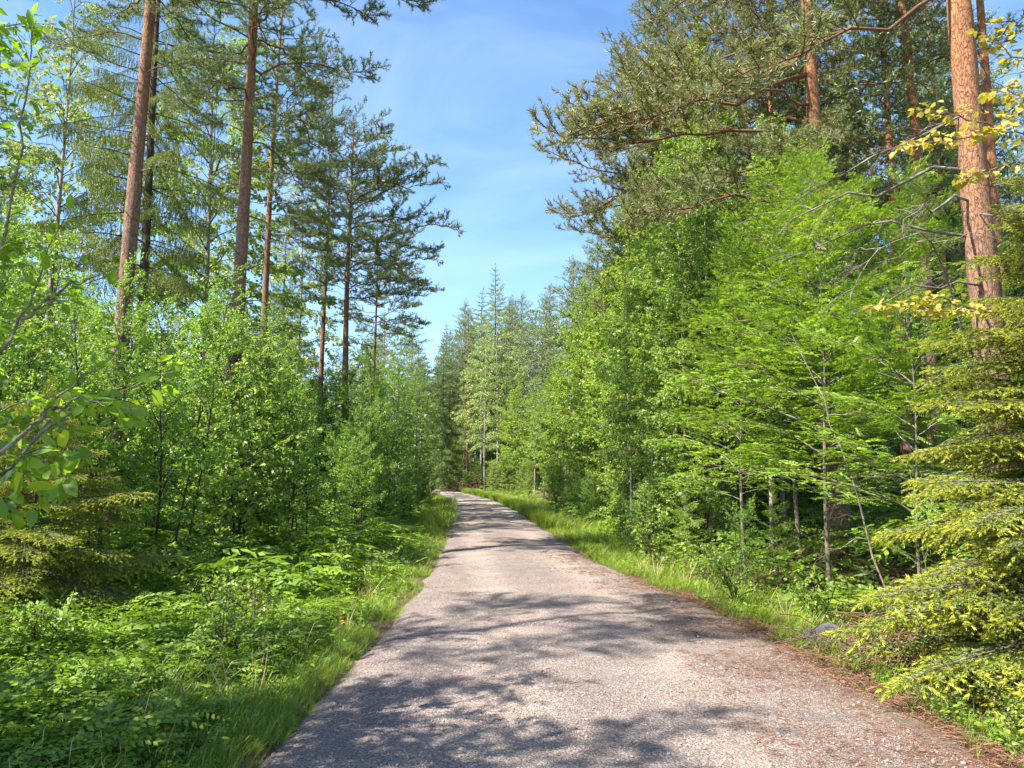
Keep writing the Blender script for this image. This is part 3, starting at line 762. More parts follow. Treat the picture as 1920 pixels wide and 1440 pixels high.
PROTO = {}
def proto(kind, v, H, r, z0=None, Lmax=None, dens=1.0, multi=1, spread=0.0):
    """meshes of a tree whose crown is one part: (trunk, crown, limbs)"""
    woods, crown = Geo(), Geo(); tr = Geo()
    for s_ in range(multi):
        h = H * rnd(0.75, 1.0) if multi > 1 else H
        ln = rnd(-1, 1) * spread; ln2 = rnd(-1, 1) * spread
        n = 14; t = np.linspace(0, 1, n)
        ox, oy = (rnd(-.2, .2), rnd(-.2, .2)) if multi > 1 else (0, 0)
        P = np.stack([ox + ln * t + 0.05 * np.sin(t * 7 + s_), oy + ln2 * t + 0.05 * np.sin(t * 5 + s_ * 2), t * h - 0.2], 1)
        rr = r * rnd(0.7, 1.1) if multi > 1 else r
        tube(tr, P, rr * (1 - 0.85 * t) + rr * 0.3 * np.exp(-t * h / 0.3), 8 if r > .06 else 5, jitter=0.03)
        for key, vi, Mx in layout(kind, h, P, z0, None, Lmax, None, dens):
            w, f = BS[key].geos[vi]; woods.merge(w, Mx); crown.merge(f, Mx)
    leafm = BS[kind].leaf
    res = (tr.mesh('trunk', [M[BARK[kind]]], True), crown.mesh('crown', leafm), woods.mesh('limbs', [BS[kind].wood]))
    PROTO.setdefault(kind, []).append((res, H))
def place(kind, x, y, H, label, group, cat=None, v=None, rz=None, name=None):
    lst = PROTO[kind]; (tr, cr, lb), H0 = lst[v if v is not None else random.randrange(len(lst))]
    s = H / H0; root = empty(name or NAME[kind], (x, y, gz(x, y)), rnd(0, 6.28) if rz is None else rz, (s * rnd(.92, 1.1), s * rnd(.92, 1.1), s))
    tag(root, label, cat or CAT[kind], group)
    obj('trunk', tr, root); obj('limbs', lb, root); obj('crown', cr, root)
    return root

for v in range(3): proto('pine_far', v, 18, 0.15, z0=rnd(7, 9), Lmax=rnd(2.3, 2.9), dens=0.9)
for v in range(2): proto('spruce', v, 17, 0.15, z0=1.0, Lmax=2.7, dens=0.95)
for v in range(3): proto('birch', v, 12, 0.075, z0=3.2, Lmax=2.2, dens=0.85)
for v in range(2): proto('birch_pale', v, 17, 0.10, z0=4.5, Lmax=2.6, dens=0.7)
for v in range(3): proto('aspen', v, 9, 0.05, z0=1.8, Lmax=1.7)
for v in range(3): proto('alder', v, 4.5, 0.022, z0=0.9, Lmax=0.9, multi=3, spread=0.7, dens=0.85)
for v in range(3): proto('small', v, 3.0, 0.014, z0=0.35, Lmax=0.55, multi=4, spread=0.6)
for v in range(2): proto('rowan', v, 5.0, 0.025, z0=1.0, Lmax=1.0, multi=2, spread=0.7, dens=0.7)
BS['bush_spruce'] = BranchSet(lambda: spruce_branch(1.2, 0.2, False, 0.05), 4, 1.2, M['spruce_bark'], [M['spruce_near']], 'branch', 'needles')
CAT['bush_spruce'] = 'spruce tree'; NAME['bush_spruce'] = 'spruce_tree'; BARK['bush_spruce'] = 'spruce_bark'
proto('bush_spruce', 0, 3.2, 0.035, z0=0.15, Lmax=1.1)

# ---- left side, the pines one can tell apart
near_tree('pine', -6.85, 13.0, 19.5, 0.17, 'tall straight pine with reddish bark, leftmost thick trunk on the left of the road', z0=8.8, Lmax=2.3, dens=0.55, lean=0.35)
near_tree('spruce_hang', -9.0, 18.0, 20, 0.15, 'tall dark spruce with hanging green boughs right behind the leftmost pine', z0=6.5, Lmax=2.5, lean=0.1, dens=0.5)
near_tree('pine', -5.25, 14.0, 20, 0.155, 'tall pine with the second thick trunk from the left, its boughs reaching over the road', z0=8.2, Lmax=2.9, bias=(0.1, 0.25), lean=0.3, dens=0.62)
near_tree('pine', -7.45, 22.0, 18, 0.14, 'slimmer pine with orange upper trunk just right of the two thick pines', z0=8.8, Lmax=2.6, lean=0.4, bias=(0, .2), dens=.62)
near_tree('pine', -7.1, 28.0, 17.2, 0.13, 'pine with a pointed crown top against the sky on the left', z0=8.6, Lmax=2.7, lean=0.1, dens=.7)
near_tree('pine', -5.5, 25.0, 14.2, 0.15, 'pine with forked orange limbs spreading towards the sky gap', z0=7.4, Lmax=3.0, lean=0.0, bias=(0, .25), dens=.85)
near_tree('pine', -6.05, 33.0, 13.3, 0.10, 'thin orange pine, last of the row on the left before the leafy trees', z0=7.2, Lmax=2.6, dens=.9, bias=(0, .2))
# ---- right side, the pines one can tell apart
E_R1 = [('pine_long', 6.6, PI + .35, -.1, 4.0), ('pine_long', 7.6, PI - .1, -.15, 4.6), ('pine_long', 8.6, PI + .1, -.1, 4.7), ('pine_long', 9.4, PI - .5, -.05, 4.0), ('pine_long', 7.0, PI + 1.1, -.1, 3.2), ('pine_long', 8.0, PI + .7, -.12, 3.6), ('pine_long', 9.0, PI - .2, -.2, 4.2), ('pine_long', 7.2, PI - .8, -.15, 3.4)]
near_tree('pine_r', 5.55, 13.0, 18.5, 0.19, 'pine with pale reddish trunk on the right, long bare-based boughs reaching left over the birches', z0=10.6, Lmax=3.0, bias=(PI, .45), lean=-0.3, dens=.7, extra=E_R1)
near_tree('pine_r', 8.95, 16.0, 18, 0.18, 'slender crooked orange pine standing between the two thick trunks on the right', z0=11.0, Lmax=2.4, lean=-0.4, wob=0.3, dens=.7)
E_R3 = [('pine_long', 7.3, PI + .15, -.25, 3.4), ('dead', 5.0, PI + .2, -.1, 2.4), ('dead', 4.2, PI - .1, .1, 2.2), ('dead', 5.6, PI - .4, .05, 2.6), ('dead', 3.6, PI + .5, .1, 1.8), ('dead', 4.6, PI + .7, -.1, 2.0)]
near_tree('pine_r', 5.50, 8.5, 18, 0.20, 'thick bright orange pine trunk nearest the road on the right', z0=8.8, Lmax=3.0, bias=(PI, .2), lean=-0.35, extra=E_R3)
near_tree('pine_r', 9.3, 14.2, 18, 0.14, 'slim pine at the upper right corner behind the thick orange trunk', z0=11, Lmax=2.2, dens=.6)
near_tree('pine_r', 8.6, 20.5, 18, 0.14, 'slim orange trunk farther back between the two clear right pines', z0=11, Lmax=2.2, dens=.6)
near_tree('pine_r', 6.8, 19.0, 17, 0.13, 'pine glimpsed through the boughs left of the pale reddish trunk', z0=7.5, Lmax=3.0, bias=(PI, .2))
near_tree('pine_r', 5.6, 23.5, 18, 0.14, 'broad pine whose boughs end in the sky above the birches on the right', z0=6.5, Lmax=3.6, bias=(PI, .25), dens=1.1)

# ---- right edge: young spruce, yellow-leaved sapling, rowans
near_tree('young_spruce', 4.55, 5.75, 4.8, 0.05, 'young spruce with yellow-green new shoots filling the right edge beside the road', z0=0.45, Lmax=1.75, bias=(PI, .10), dens=1.3)
near_tree('young_spruce', 6.25, 7.3, 5.6, 0.05, 'taller young spruce behind the bright one at the right edge', z0=1.2, Lmax=1.3)
near_tree('rowan', 4.35, 10.6, 6.2, 0.035, 'tallest rowan with feathery layered leaves in front of the right pines', z0=1.4, Lmax=1.55, bias=(PI, .15), dens=2.0)
near_tree('rowan', 4.55, 8.6, 3.9, 0.025, 'lower rowan with large feathery leaves above the ditch on the right', z0=1.1, Lmax=1.2, bias=(PI, .1), dens=1.4)
near_tree('rowan', 3.8, 12.6, 5.6, 0.03, 'rowan left of the tallest one, its leaves in front of the slender birch stems', z0=1.4, Lmax=1.3, dens=1.6)
near_tree('rowan', 4.9, 12.0, 6.6, 0.03, 'rowan directly behind the tallest one, its leaves higher up', z0=2.0, Lmax=1.5, dens=1.8)
near_tree('rowan', 5.9, 10.8, 5.6, 0.03, 'rowan standing between the orange trunks in half shade', z0=1.0, Lmax=1.3, dens=1.5)
near_tree('rowan', 4.0, 7.6, 1.5, 0.014, 'low rowan seedling over the dark ditch beside the grey rock', z0=0.5, Lmax=0.6, cat='rowan tree')

# ---- young broadleaved trees at the near left edge
BS['willow'] = BranchSet(lambda: leafy_branch(1.3, 150, 0.088, 0.55, 0.4, 0.25, shape=1, sub=7), 6, 1.3, M['grey_stem'], [M['willow_leaf']], 'branch', 'leaves')
for k_, n_ in (('willow', 'willow tree'),):
    CAT[k_] = n_; NAME[k_] = 'willow_tree'; BARK[k_] = 'grey_stem'
_lay = layout
def layout(kind, H, P, *a, **k):
    if kind != 'willow': return _lay(kind, H, P, *a, **k)
    out = []; z = 1.5; aa = 0
    while z < H - 0.1:
        q = (z - 1.5) / (H - 1.5); aa += 2.4
        out.append(('willow', random.randrange(6), Mbr(trunk_at(P, z), aa + rnd(-.4, .4), 0.2 + 0.6 * q, (1.25 * (1 - 0.6 * q)) * rnd(.7, 1.1) / 1.3, rnd(-.3, .3))))
        z += 0.17
    return out
near_tree('willow', -3.15, 3.9, 5.2, 0.03, 'young goat willow with big backlit leaves at the upper left edge', lean=-0.2, wob=0.2,
          extra=[('willow', 1.3, 0.45, 0.5, 1.7)])
near_tree('willow', -4.7, 5.6, 5.6, 0.03, 'second goat willow a little farther behind the big-leaved one at the left edge', lean=0.3, wob=0.2)
near_tree('young_spruce', -5.1, 8.2, 2.6, 0.04, 'young spruce with yellow-green boughs at the left edge behind the herbs', z0=0.1, Lmax=1.5)

# ---- mid-ground: left broadleaves
G1 = 'leafy birches and alders by the left bend'
for (x, y, H, lab) in [(-7.2, 36, 9.0, 'rounded leafy birch crown left of the road just before the bend'), (-6.3, 42, 9.5, 'leafy birch reaching towards the road at the left bend'),
                       (-7.8, 50, 9.0, 'leafy birch, farthest of the green crowns on the left'), (-9.2, 31, 9.0, 'leafy birch behind the thin orange pines on the left'), (-5.1, 42.5, 7.6, 'leafy birch leaning out closest to the road before the bend'), (-5.9, 47.5, 8.2, 'leafy birch overhanging the road where it disappears'), (-7.4, 54, 8.6, 'leafy birch hiding the far end of the road'), (-4.6, 36.5, 6.4, 'small leafy birch at the verge in front of the bend')]:
    place('birch', x, y, H, lab, G1)
place('birch', -9.95, 24, 18, 'birch with a dark trunk and sparse high crown between spruce and second pine', 'tall birches on the left', v=1)
for (x, y, H, lab) in [(-13, 21, 17, 'tall fine-leaved birch against the sky at the upper left'), (-11.5, 28, 18, 'tall birch behind the left pines with sky between its leaves'), (-16, 26, 17, 'tall pale birch far back at the left'), (-9.4, 33, 15, 'birch showing between the second pine and the slim one')]:
    place('birch_pale', x, y, H, lab, 'tall birches on the left')
for (x, y, H, lab) in [(-14.5, 16.5, 18, 'pine half hidden behind the big-leaved willow at the left edge'), (-19, 24, 19, 'pine far left behind the leaf cover')]:
    place('pine_far', x, y, H, lab, 'pines behind the left edge')
place('spruce', -12.5, 17, 11, 'dark spruce low behind the leftmost pine', 'spruces on the left')
place('spruce', -15.5, 14, 9, 'dark spruce at the far left edge', 'spruces on the left')
place('spruce', -11, 36, 14, 'dark spruce deep between the left pines', 'spruces on the left')

# left understorey
def scatter_trees(kinds, n, fx, fy, fh, label, group, mind=0.0, seed=1, cat=None, name=None):
    r = random.Random(seed); done = 0; tries = 0; pts = []
    while done < n and tries < n * 40:
        tries += 1
        y = fy(r); x = fx(r, y)
        e, sd = road_dist([(x, y)])
        if e[0] < 0.9 or abs(x / y) > .78: continue
        if sd[0] < 0 and y > 42 and x / y > -.135 and group != 'trees at the back of the far stand' and e[0] < 8 and fh(r) < 5: continue
        if any((x - a) ** 2 + (y - b) ** 2 < mind ** 2 for a, b in pts): continue
        pts.append((x, y)); k = r.choice(kinds)
        lb = label[k] if isinstance(label, dict) else label
        place(k, x, y, fh(r), lb, group, cat=cat, name=name, rz=r.uniform(0, 6.28)); done += 1
rl = lambda y: float(np.interp(y, RC[:, 1], RC[:, 0] - RH))      # left / right road edge
rr = lambda y: float(np.interp(y, RC[:, 1], RC[:, 0] + RH))

LS = {'alder': 'bushy alder sapling with several dark stems in the left thicket', 'small': 'low birch sapling with small leaves in the left thicket', 'rowan': 'young rowan in the left thicket', 'aspen': 'young aspen in the left thicket'}
scatter_trees(['alder', 'alder', 'small', 'alder', 'rowan'], 36, lambda r, y: rl(y) - r.uniform(2.2, 2.8 + y * 0.42), lambda r: r.uniform(9, 32), lambda r: r.uniform(3.4, 5.6), LS, 'saplings of the left thicket', 1.05, 3)
scatter_trees(['small', 'alder'], 22, lambda r, y: rl(y) - r.uniform(1.3, 3.0), lambda r: r.uniform(17, 48), lambda r: r.uniform(1.6, 3.0), {'small': 'low sapling close to the grassy left verge', 'alder': 'small alder close to the grassy left verge'}, 'low bushes along the left verge', 0.7, 4)
scatter_trees(['alder', 'aspen'], 16, lambda r, y: rl(y) - r.uniform(2.2, 7), lambda r: r.uniform(32, 62), lambda r: r.uniform(4.5, 7.0), {'alder': 'tall bushy alder along the far left of the road', 'aspen': 'slim aspen along the far left of the road'}, 'bushes by the far left verge', 1.0, 5)
scatter_trees(['pine_far', 'birch_pale', 'pine_far', 'birch_pale'], 18, lambda r, y: rl(y) - r.uniform(12, 34), lambda r: r.uniform(34, 85), lambda r: r.uniform(13, 18),
              {'pine_far': 'background pine deep in the woods left of the road', 'birch_pale': 'background birch deep in the woods left of the road', 'spruce': 'background spruce deep in the woods left of the road'}, 'background trees left of the road', 2.6, 6)

# ---- right side masses
for (x, y, H, kind, lab) in [(5.0, 19.0, 12.5, 'aspen', 'tall bright aspen whose crown reaches up under the pine boughs'),
                             (4.2, 16.6, 9.2, 'aspen', 'bright aspen over the slender pale stems on the right'),
                             (5.4, 15.2, 8.5, 'aspen', 'aspen just left of the tallest rowan'), (3.6, 18.0, 8.0, 'aspen', 'aspen in front of the tall bright one'), (3.3, 21.4, 7.2, 'aspen', 'low bright aspen closest to the right verge'), (5.0, 13.4, 7.6, 'aspen', 'aspen behind the left rowan'),
                             (4.3, 22.5, 11.5, 'aspen', 'aspen at the left front of the bright leafy wall'),
                             (3.2, 26.5, 8.4, 'aspen', 'full aspen with leaves down to the verge on the right'),
                             (2.9, 31.0, 9.4, 'aspen', 'lime green rounded crown at the left end of the leafy wall'),
                             (3.9, 34.5, 9.5, 'aspen', 'aspen behind the lime green rounded crown'),
                             (6.3, 26.0, 13, 'aspen', 'tall aspen rising behind the bright front row'), (4.6, 20.8, 10.5, 'aspen', 'aspen filling the middle of the bright leafy wall'), (3.7, 24.6, 9.6, 'aspen', 'aspen between the full one and the leafy wall'), (3.3, 28.8, 8.2, 'aspen', 'aspen just right of the lime green rounded crown'), (2.5, 34.5, 7.6, 'aspen', 'small aspen left of the lime green rounded crown'), (6.0, 17.0, 8.6, 'aspen', 'aspen behind the tallest rowan')]:
    place(kind, x, y, H, lab, 'leafy trees along the right verge')
for (x, y, H, lab) in [(5.9, 29.0, 16.2, 'large rounded pine crown in the sky line right of the road'), (5.5, 36.0, 15.5, 'pine crown below the largest one in the sky line'),
                       (4.9, 42.0, 15.0, 'pine with brownish crown at the middle of the right sky line'), (4.0, 49.0, 15.5, 'pine with a spiky top at the left end of the right sky line'),
                       (2.9, 57.0, 15.5, 'pine nearest the far stand in the middle'), (8.5, 33, 17, 'pine behind the sky line crowns on the right')]:
    place('pine_far', x, y, H, lab, 'pines of the right sky line')
G3 = 'slender pale stems right of the road'
for i, (x, y, H) in enumerate([(3.45, 15.2, 8), (3.75, 15.6, 8.5), (3.9, 15.0, 7.5), (4.4, 16.2, 8), (4.9, 14.6, 7), (3.2, 17.5, 7), (4.9, 17.4, 8.5), (3.0, 19.5, 7), (3.7, 18.4, 8)]):
    place('birch', x, y, H, 'slender pale birch stem with leaves only high up, in the row right of the road', G3)
RS = {'alder': 'bushy sapling under the right trees', 'small': 'low leafy sapling under the right trees', 'aspen': 'young bright aspen under the right trees', 'rowan': 'young rowan under the right trees'}
scatter_trees(['small', 'aspen', 'rowan', 'small'], 22, lambda r, y: rr(y) + r.uniform(1.9, 4.2), lambda r: r.uniform(15, 46), lambda r: r.uniform(1.8, 4.6), RS, 'saplings of the right verge', 0.7, 7)
scatter_trees(['aspen', 'birch', 'aspen', 'aspen'], 26, lambda r, y: rr(y) + r.uniform(2.2, 6.0), lambda r: r.uniform(20, 62), lambda r: r.uniform(6, 9), {'aspen': 'aspen in the bright leafy wall right of the road', 'birch': 'birch in the bright leafy wall right of the road'}, 'leafy wall right of the road', 1.2, 8)
scatter_trees(['pine_far', 'pine_far', 'pine_far', 'spruce'], 46, lambda r, y: rr(y) + r.uniform(6.5, 8 + y * 0.75), lambda r: r.uniform(17, 60), lambda r: r.uniform(14, 19),
              {'pine_far': 'orange-trunked pine deep in the shaded woods right of the road', 'spruce': 'dark spruce deep in the shaded woods right of the road'}, 'background trees right of the road', 2.0, 9)

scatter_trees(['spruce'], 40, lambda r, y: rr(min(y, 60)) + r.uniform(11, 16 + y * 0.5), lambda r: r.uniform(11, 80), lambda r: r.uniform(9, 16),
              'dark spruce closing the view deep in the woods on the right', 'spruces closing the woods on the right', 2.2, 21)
scatter_trees(['alder', 'alder', 'alder', 'spruce'], 34, lambda r, y: rl(min(y, 60)) - r.uniform(11, 16 + y * 0.5), lambda r: r.uniform(20, 80), lambda r: r.uniform(4, 6.5),
              {'spruce': 'low dark spruce closing the view deep in the woods on the left', 'alder': 'tall leafy alder bush closing the view deep in the woods on the left'}, 'trees closing the woods on the left', 2.2, 22)
scatter_trees(['alder', 'small', 'rowan'], 16, lambda r, y: rr(y) + r.uniform(4.5, 10), lambda r: r.uniform(11, 30), lambda r: r.uniform(2.5, 4.5),
              {'alder': 'shaded alder bush among the right trunks', 'small': 'shaded sapling among the right trunks', 'rowan': 'shaded rowan among the right trunks'}, 'undergrowth bushes among the right trunks', 1.2, 23)
scatter_trees(['small', 'small', 'rowan', 'alder'], 20, lambda r, y: rr(y) + r.uniform(1.3, 3.0), lambda r: r.uniform(11.5, 34), lambda r: r.uniform(1.4, 2.6),
              {'small': 'low sapling with leaves down to the grass of the right bank', 'rowan': 'low rowan on the right bank', 'alder': 'low alder on the right bank'}, 'low saplings on the right bank', 0.8, 31)
# ---- far stand straight ahead, beyond the bend
for (x, y, H, kind, lab) in [(-6.2, 75, 16, 'pine_far', 'single slim pine with a clean orange trunk beyond the bend'),
                             (-1.3, 66, 17.5, 'birch_pale', 'pale green tall birch in the middle of the far stand'), (-2.9, 70, 16, 'birch_pale', 'pale birch left of the tall middle one'),
                             (0.6, 62, 13.5, 'birch_pale', 'pale birch right of the tall middle one'),
                             (-1.6, 74, 22.0, 'spruce', 'highest dark spire in the middle of the far stand'), (-5.0, 80, 20, 'pine_far', 'pointed pine second from the left in the far stand'),
                             (-7.6, 86, 19.0, 'spruce', 'leftmost spire of the far stand'), (-3.3, 82, 21.5, 'spruce', 'spire just left of the highest one'), (1.0, 74, 19, 'pine_far', 'pointed pine right of the highest spire'),
                             (3.2, 70, 18, 'pine_far', 'pine joining the far stand to the right sky line'), (0.0, 80, 20, 'pine_far', 'pine between the far spires'), (-9.6, 72, 16.5, 'pine_far', 'rounded pine at the left end of the far stand'), (-11.5, 64, 13, 'birch_pale', 'birch filling the gap left of the far stand'), (-9.4, 58, 10.5, 'birch', 'leafy birch low in the gap left of the far stand'), (-13, 76, 18, 'pine_far', 'pine behind the gap left of the far stand'), (-8.6, 66, 13, 'birch_pale', 'birch beside the clean orange trunk'), (-2.2, 62, 14.5, 'birch_pale', 'pale birch in front of the highest spire'), (-0.2, 70, 17.5, 'pine_far', 'rounded pine crown right of the pale middle birch'), (-6.6, 72, 15, 'spruce', 'full spruce behind the clean orange trunk'), (-4.2, 72, 17.5, 'pine_far', 'brownish pine crown in front of the left spires'),
                             (1.8, 64, 14.5, 'pine_far', 'brownish pine below the right sky line')]:
    place(kind, x, y, H, lab, 'far stand beyond the bend')
scatter_trees(['pine_far', 'spruce', 'birch_pale', 'spruce'], 34, lambda r, y: r.uniform(-32, 16), lambda r: r.uniform(92, 125), lambda r: r.uniform(17, 21),
              {'pine_far': 'distant pine at the back of the far stand', 'spruce': 'distant spruce at the back of the far stand', 'birch_pale': 'distant birch at the back of the far stand'}, 'trees at the back of the far stand', 2.2, 12)
scatter_trees(['small', 'alder', 'small', 'bush_spruce'], 26, lambda r, y: rr(y) + r.uniform(1.0, 6.5), lambda r: r.uniform(50, 74), lambda r: r.uniform(1.6, 3.6),
              {'small': 'low bush at the outside of the far bend', 'alder': 'alder bush at the outside of the far bend', 'bush_spruce': 'small spruce at the outside of the far bend'}, 'bushes outside the far bend', 0.9, 13)
scatter_trees(['alder', 'birch'], 14, lambda r, y: r.uniform(-10, 3), lambda r: r.uniform(76, 92), lambda r: r.uniform(5, 9),
              {'alder': 'tall alder bush under the far stand', 'birch': 'leafy birch under the far stand'}, 'leafy trees under the far stand', 1.3, 14)

# ---- yellow-leaved sapling at the right edge, leaf by leaf
leafm = Geo(); leaves(leafm, [[0, 0, 0]], [[1, 0, 0]], [[0, 0, 1]], 1.0, 0.92, 0.10, 1, curl=0.07)
LEAF_Y = leafm.mesh('leaf', [M['yellow_leaf']])
def leaf_by_leaf(root, branches, leaf_mesh, size, every, name='branch'):
    n = 0
    for P in branches:
        P = np.array(P, float); g = Geo(); m = len(P)
        tt = np.linspace(0, 1, 12); Q = np.stack([np.interp(tt, np.linspace(0, 1, m), P[:, k]) for k in range(3)], 1); Q += rng.standard_normal(Q.shape) * 0.008
        tube(g, Q, np.linspace(0.008, 0.0025, 12), 5)
        L = np.linalg.norm(np.diff(Q, axis=0), axis=1).sum(); pts = []
        k = int(L * 0.85 / every)
        for j in range(k):
            p, dd = interp(Q, 0.15 + 0.85 * j / k)
            lat = np.cross(dd, [0, 0, 1.0]) * (1 if j % 2 else -1)
            l2 = rnd(0.02, 0.13); e = p + unit(dd * 0.6 + lat + np.array([0, 0, rnd(-.3, .3)])) * l2
            tube(g, [p, e], [0.0018, 0.001], 3)
            for _ in range(2): pts.append((e + rng.standard_normal(3) * 0.012, unit(e - p + rng.standard_normal(3) * 0.03)))
        b = obj(name, g.mesh(name, [M['grey_stem']]), root)
        for p, dd in pts:
            dv = Vector(dd) + Vector((rnd(-.5, .5), rnd(-.5, .5), rnd(-.9, 0.1))); q = dv.to_track_quat('X', 'Z')
            Mx = Matrix.Translation(p) @ q.to_matrix().to_4x4() @ Matrix.Rotation(rnd(-.7, .7), 4, 'X') @ Matrix.Scale(size * rnd(.7, 1.15), 4)
            obj('leaf', leaf_mesh, b, Mx); n += 1
    return n
def W(px, py, dist, root_loc):
    x, z = at(px, py, dist); return (x - root_loc[0], dist - root_loc[1], z - root_loc[2])
rl0 = (5.35, 6.3, gz(5.35, 6.3))
yr = tag(empty('aspen_sapling', rl0), 'sapling with pale yellow round leaves reaching in from the right edge before the orange trunk', 'sapling')
g = Geo(); tube(g, [(0, 0, -.1), (0.02, 0, 2), (-0.1, -.2, 4), (-.15, -.5, 5.4)], [0.028, 0.022, 0.014, 0.005], 7); obj('trunk', g.mesh('trunk', [M['grey_stem']], True), yr)
w_ = lambda a, b, c: W(a, b, c, rl0)
leaf_by_leaf(yr, [[(-.05, -.1, 3.3), w_(1900, 590, 5.9), w_(1760, 580, 5.7), w_(1640, 575, 5.6)], [w_(1840, 585, 5.8), w_(1760, 555, 5.6), w_(1730, 560, 5.6)],
                  [(-.1, -.2, 4), w_(1900, 240, 5.7), w_(1790, 262, 5.5), w_(1690, 270, 5.4)], [w_(1880, 240, 5.7), w_(1790, 215, 5.6), w_(1715, 200, 5.5)],
                  [(-.15, -.4, 5.0), w_(1900, 110, 5.6), w_(1850, 60, 5.5)], [w_(1910, 300, 5.7), w_(1830, 330, 5.5), w_(1800, 330, 5.5)],
                  [(-.15, -.4, 4.6), w_(1930, 180, 5.6), w_(1870, 170, 5.5)], [w_(1940, 150, 5.6), w_(1900, 215, 5.5), w_(1860, 240, 5.5)]], LEAF_Y, 0.062, 0.030)

# ---- overhanging willow branch near the lens, left, leaf by leaf
leafg = Geo(); leaves(leafg, [[0, 0, 0]], [[1, 0, 0]], [[0, 0, 1]], 1.0, 0.55, 0.12, 1, curl=0.08)
LEAF_W = leafg.mesh('leaf', [M['willow_leaf']])
rl1 = (-2.85, 2.9, gz(-2.85, 2.9))
wr = tag(empty('willow_sapling', rl1), 'slanting willow shoot with large leaves crossing the left edge at eye height', 'sapling')
w1 = lambda a, b, c: W(a, b, c, rl1)
g = Geo(); tube(g, [(0, 0, -.1), (.05, .05, .8), w1(-60, 900, 3.0), w1(60, 800, 3.2)], [0.016, 0.014, 0.011, 0.008], 7); obj('trunk', g.mesh('trunk', [M['grey_stem']], True), wr)
leaf_by_leaf(wr, [[w1(60, 800, 3.2), w1(120, 735, 3.3), w1(250, 640, 3.5)], [w1(-40, 720, 3.1), w1(60, 560, 3.3), w1(110, 420, 3.4)], [w1(-40, 620, 3.1), w1(40, 300, 3.3), w1(60, 60, 3.4)],
                  [w1(40, 600, 3.3), w1(120, 540, 3.4), w1(210, 500, 3.5)], [w1(100, 770, 3.3), w1(150, 745, 3.2), w1(200, 760, 3.2)]], LEAF_W, 0.072, 0.05)

# ------------------------------------------------------------------ dead wood, rock, brush
def dead_sapling(loc, pts, label, r=0.02, twigs=14, mat='dead_wood', cat='dead tree', name='dead_sapling'):
    root = tag(empty(name, loc), label, cat); g = Geo(); P = np.array(pts, float); m = len(P)
    tt = np.linspace(0, 1, 16); Q = np.stack([np.interp(tt, np.linspace(0, 1, m), P[:, k]) for k in range(3)], 1); Q[1:] += rng.standard_normal((15, 3)) * 0.012
    tube(g, Q, np.linspace(r, r * 0.3, 16), 7); obj('trunk', g.mesh('trunk', [M[mat]], True), root)
    for i in range(twigs):
        p, dd = interp(Q, rnd(0.2, 1) * 0.99); w, _ = BS['dead'].geos[random.randrange(6)]
        obj('dead_branch', BS['dead'].get()[random.randrange(6)][0], root, Matrix.Translation(p) @ Matrix.Rotation(rnd(0, 6.28), 4, 'Z') @ Matrix.Rotation(rnd(-.6, .3), 4, 'Y') @ Matrix.Scale(rnd(.15, .4), 4))
    return root
L0 = (3.75, 7.7, gz(3.75, 7.7))
dead_sapling(L0, [(0, 0, -.1), W(1660, 1120, 7.8, L0), W(1600, 900, 8.2, L0), W(1540, 740, 8.6, L0), W(1480, 620, 9.0, L0)], 'thin leaning bare grey sapling crossing the shade left of the right young spruce', 0.013, 7)
L1 = (5.3, 7.9, gz(5.3, 7.9))
dead_sapling(L1, [(0, 0, 0), W(1800, 600, 7.6, L1), W(1740, 430, 7.2, L1), W(1640, 470, 7.0, L1), W(1590, 560, 7.0, L1)], 'grey lichen-covered dead branch arching down in front of the right trunks', 0.012, 16)

def brush(n, rx, ry, rz, seed, lmin=.3, lmax=.9, r=.005):
    rr_ = np.random.default_rng(seed); g = Geo()
    for _ in range(n):
        c = rr_.standard_normal(3) * [rx, ry, rz] * 0.5; c[2] = abs(c[2]); a = rr_.random() * 6.28; l = lmin + (lmax - lmin) * rr_.random()
        dv = np.array([math.cos(a), math.sin(a), rr_.normal() * .25]); m = c + np.array([0, 0, rr_.random() * .12])
        tube(g, [c - dv * l / 2, m, c + dv * l / 2 + rr_.standard_normal(3) * .05], [r, r * .8, r * .4], 3)
    return g
for (x, y, rx, ry, rz, n, lab) in [(3.45, 7.15, .85, .6, .42, 620, 'heap of dry reddish brush on the ditch bank by the right young spruce'), (-5.9, 9.8, 1.2, .7, .5, 320, 'brown heap of dry boughs under the left young spruce'),
                                   (-5.6, 14.0, .8, .5, .35, 160, 'small brown brush mound behind the dark stems on the left'), (3.7, 12.2, .8, .8, .35, 200, 'dry brown twigs on the bank below the rowans'),
                                   (-3.9, 68, 1.8, 1.2, 1.1, 320, 'dark brush pile beside the far bend')]:
    far = y > 50
    g = brush(n, rx, ry, rz, int(y * 10), r=0.02 if far else .0055, lmin=.3, lmax=1.6 if far else .9)
    o = obj('brush_pile', g.mesh('brush_pile', [M['dry_twig']])); o.location = (x, y, gz(x, y)); tag(o, lab, 'brush pile')
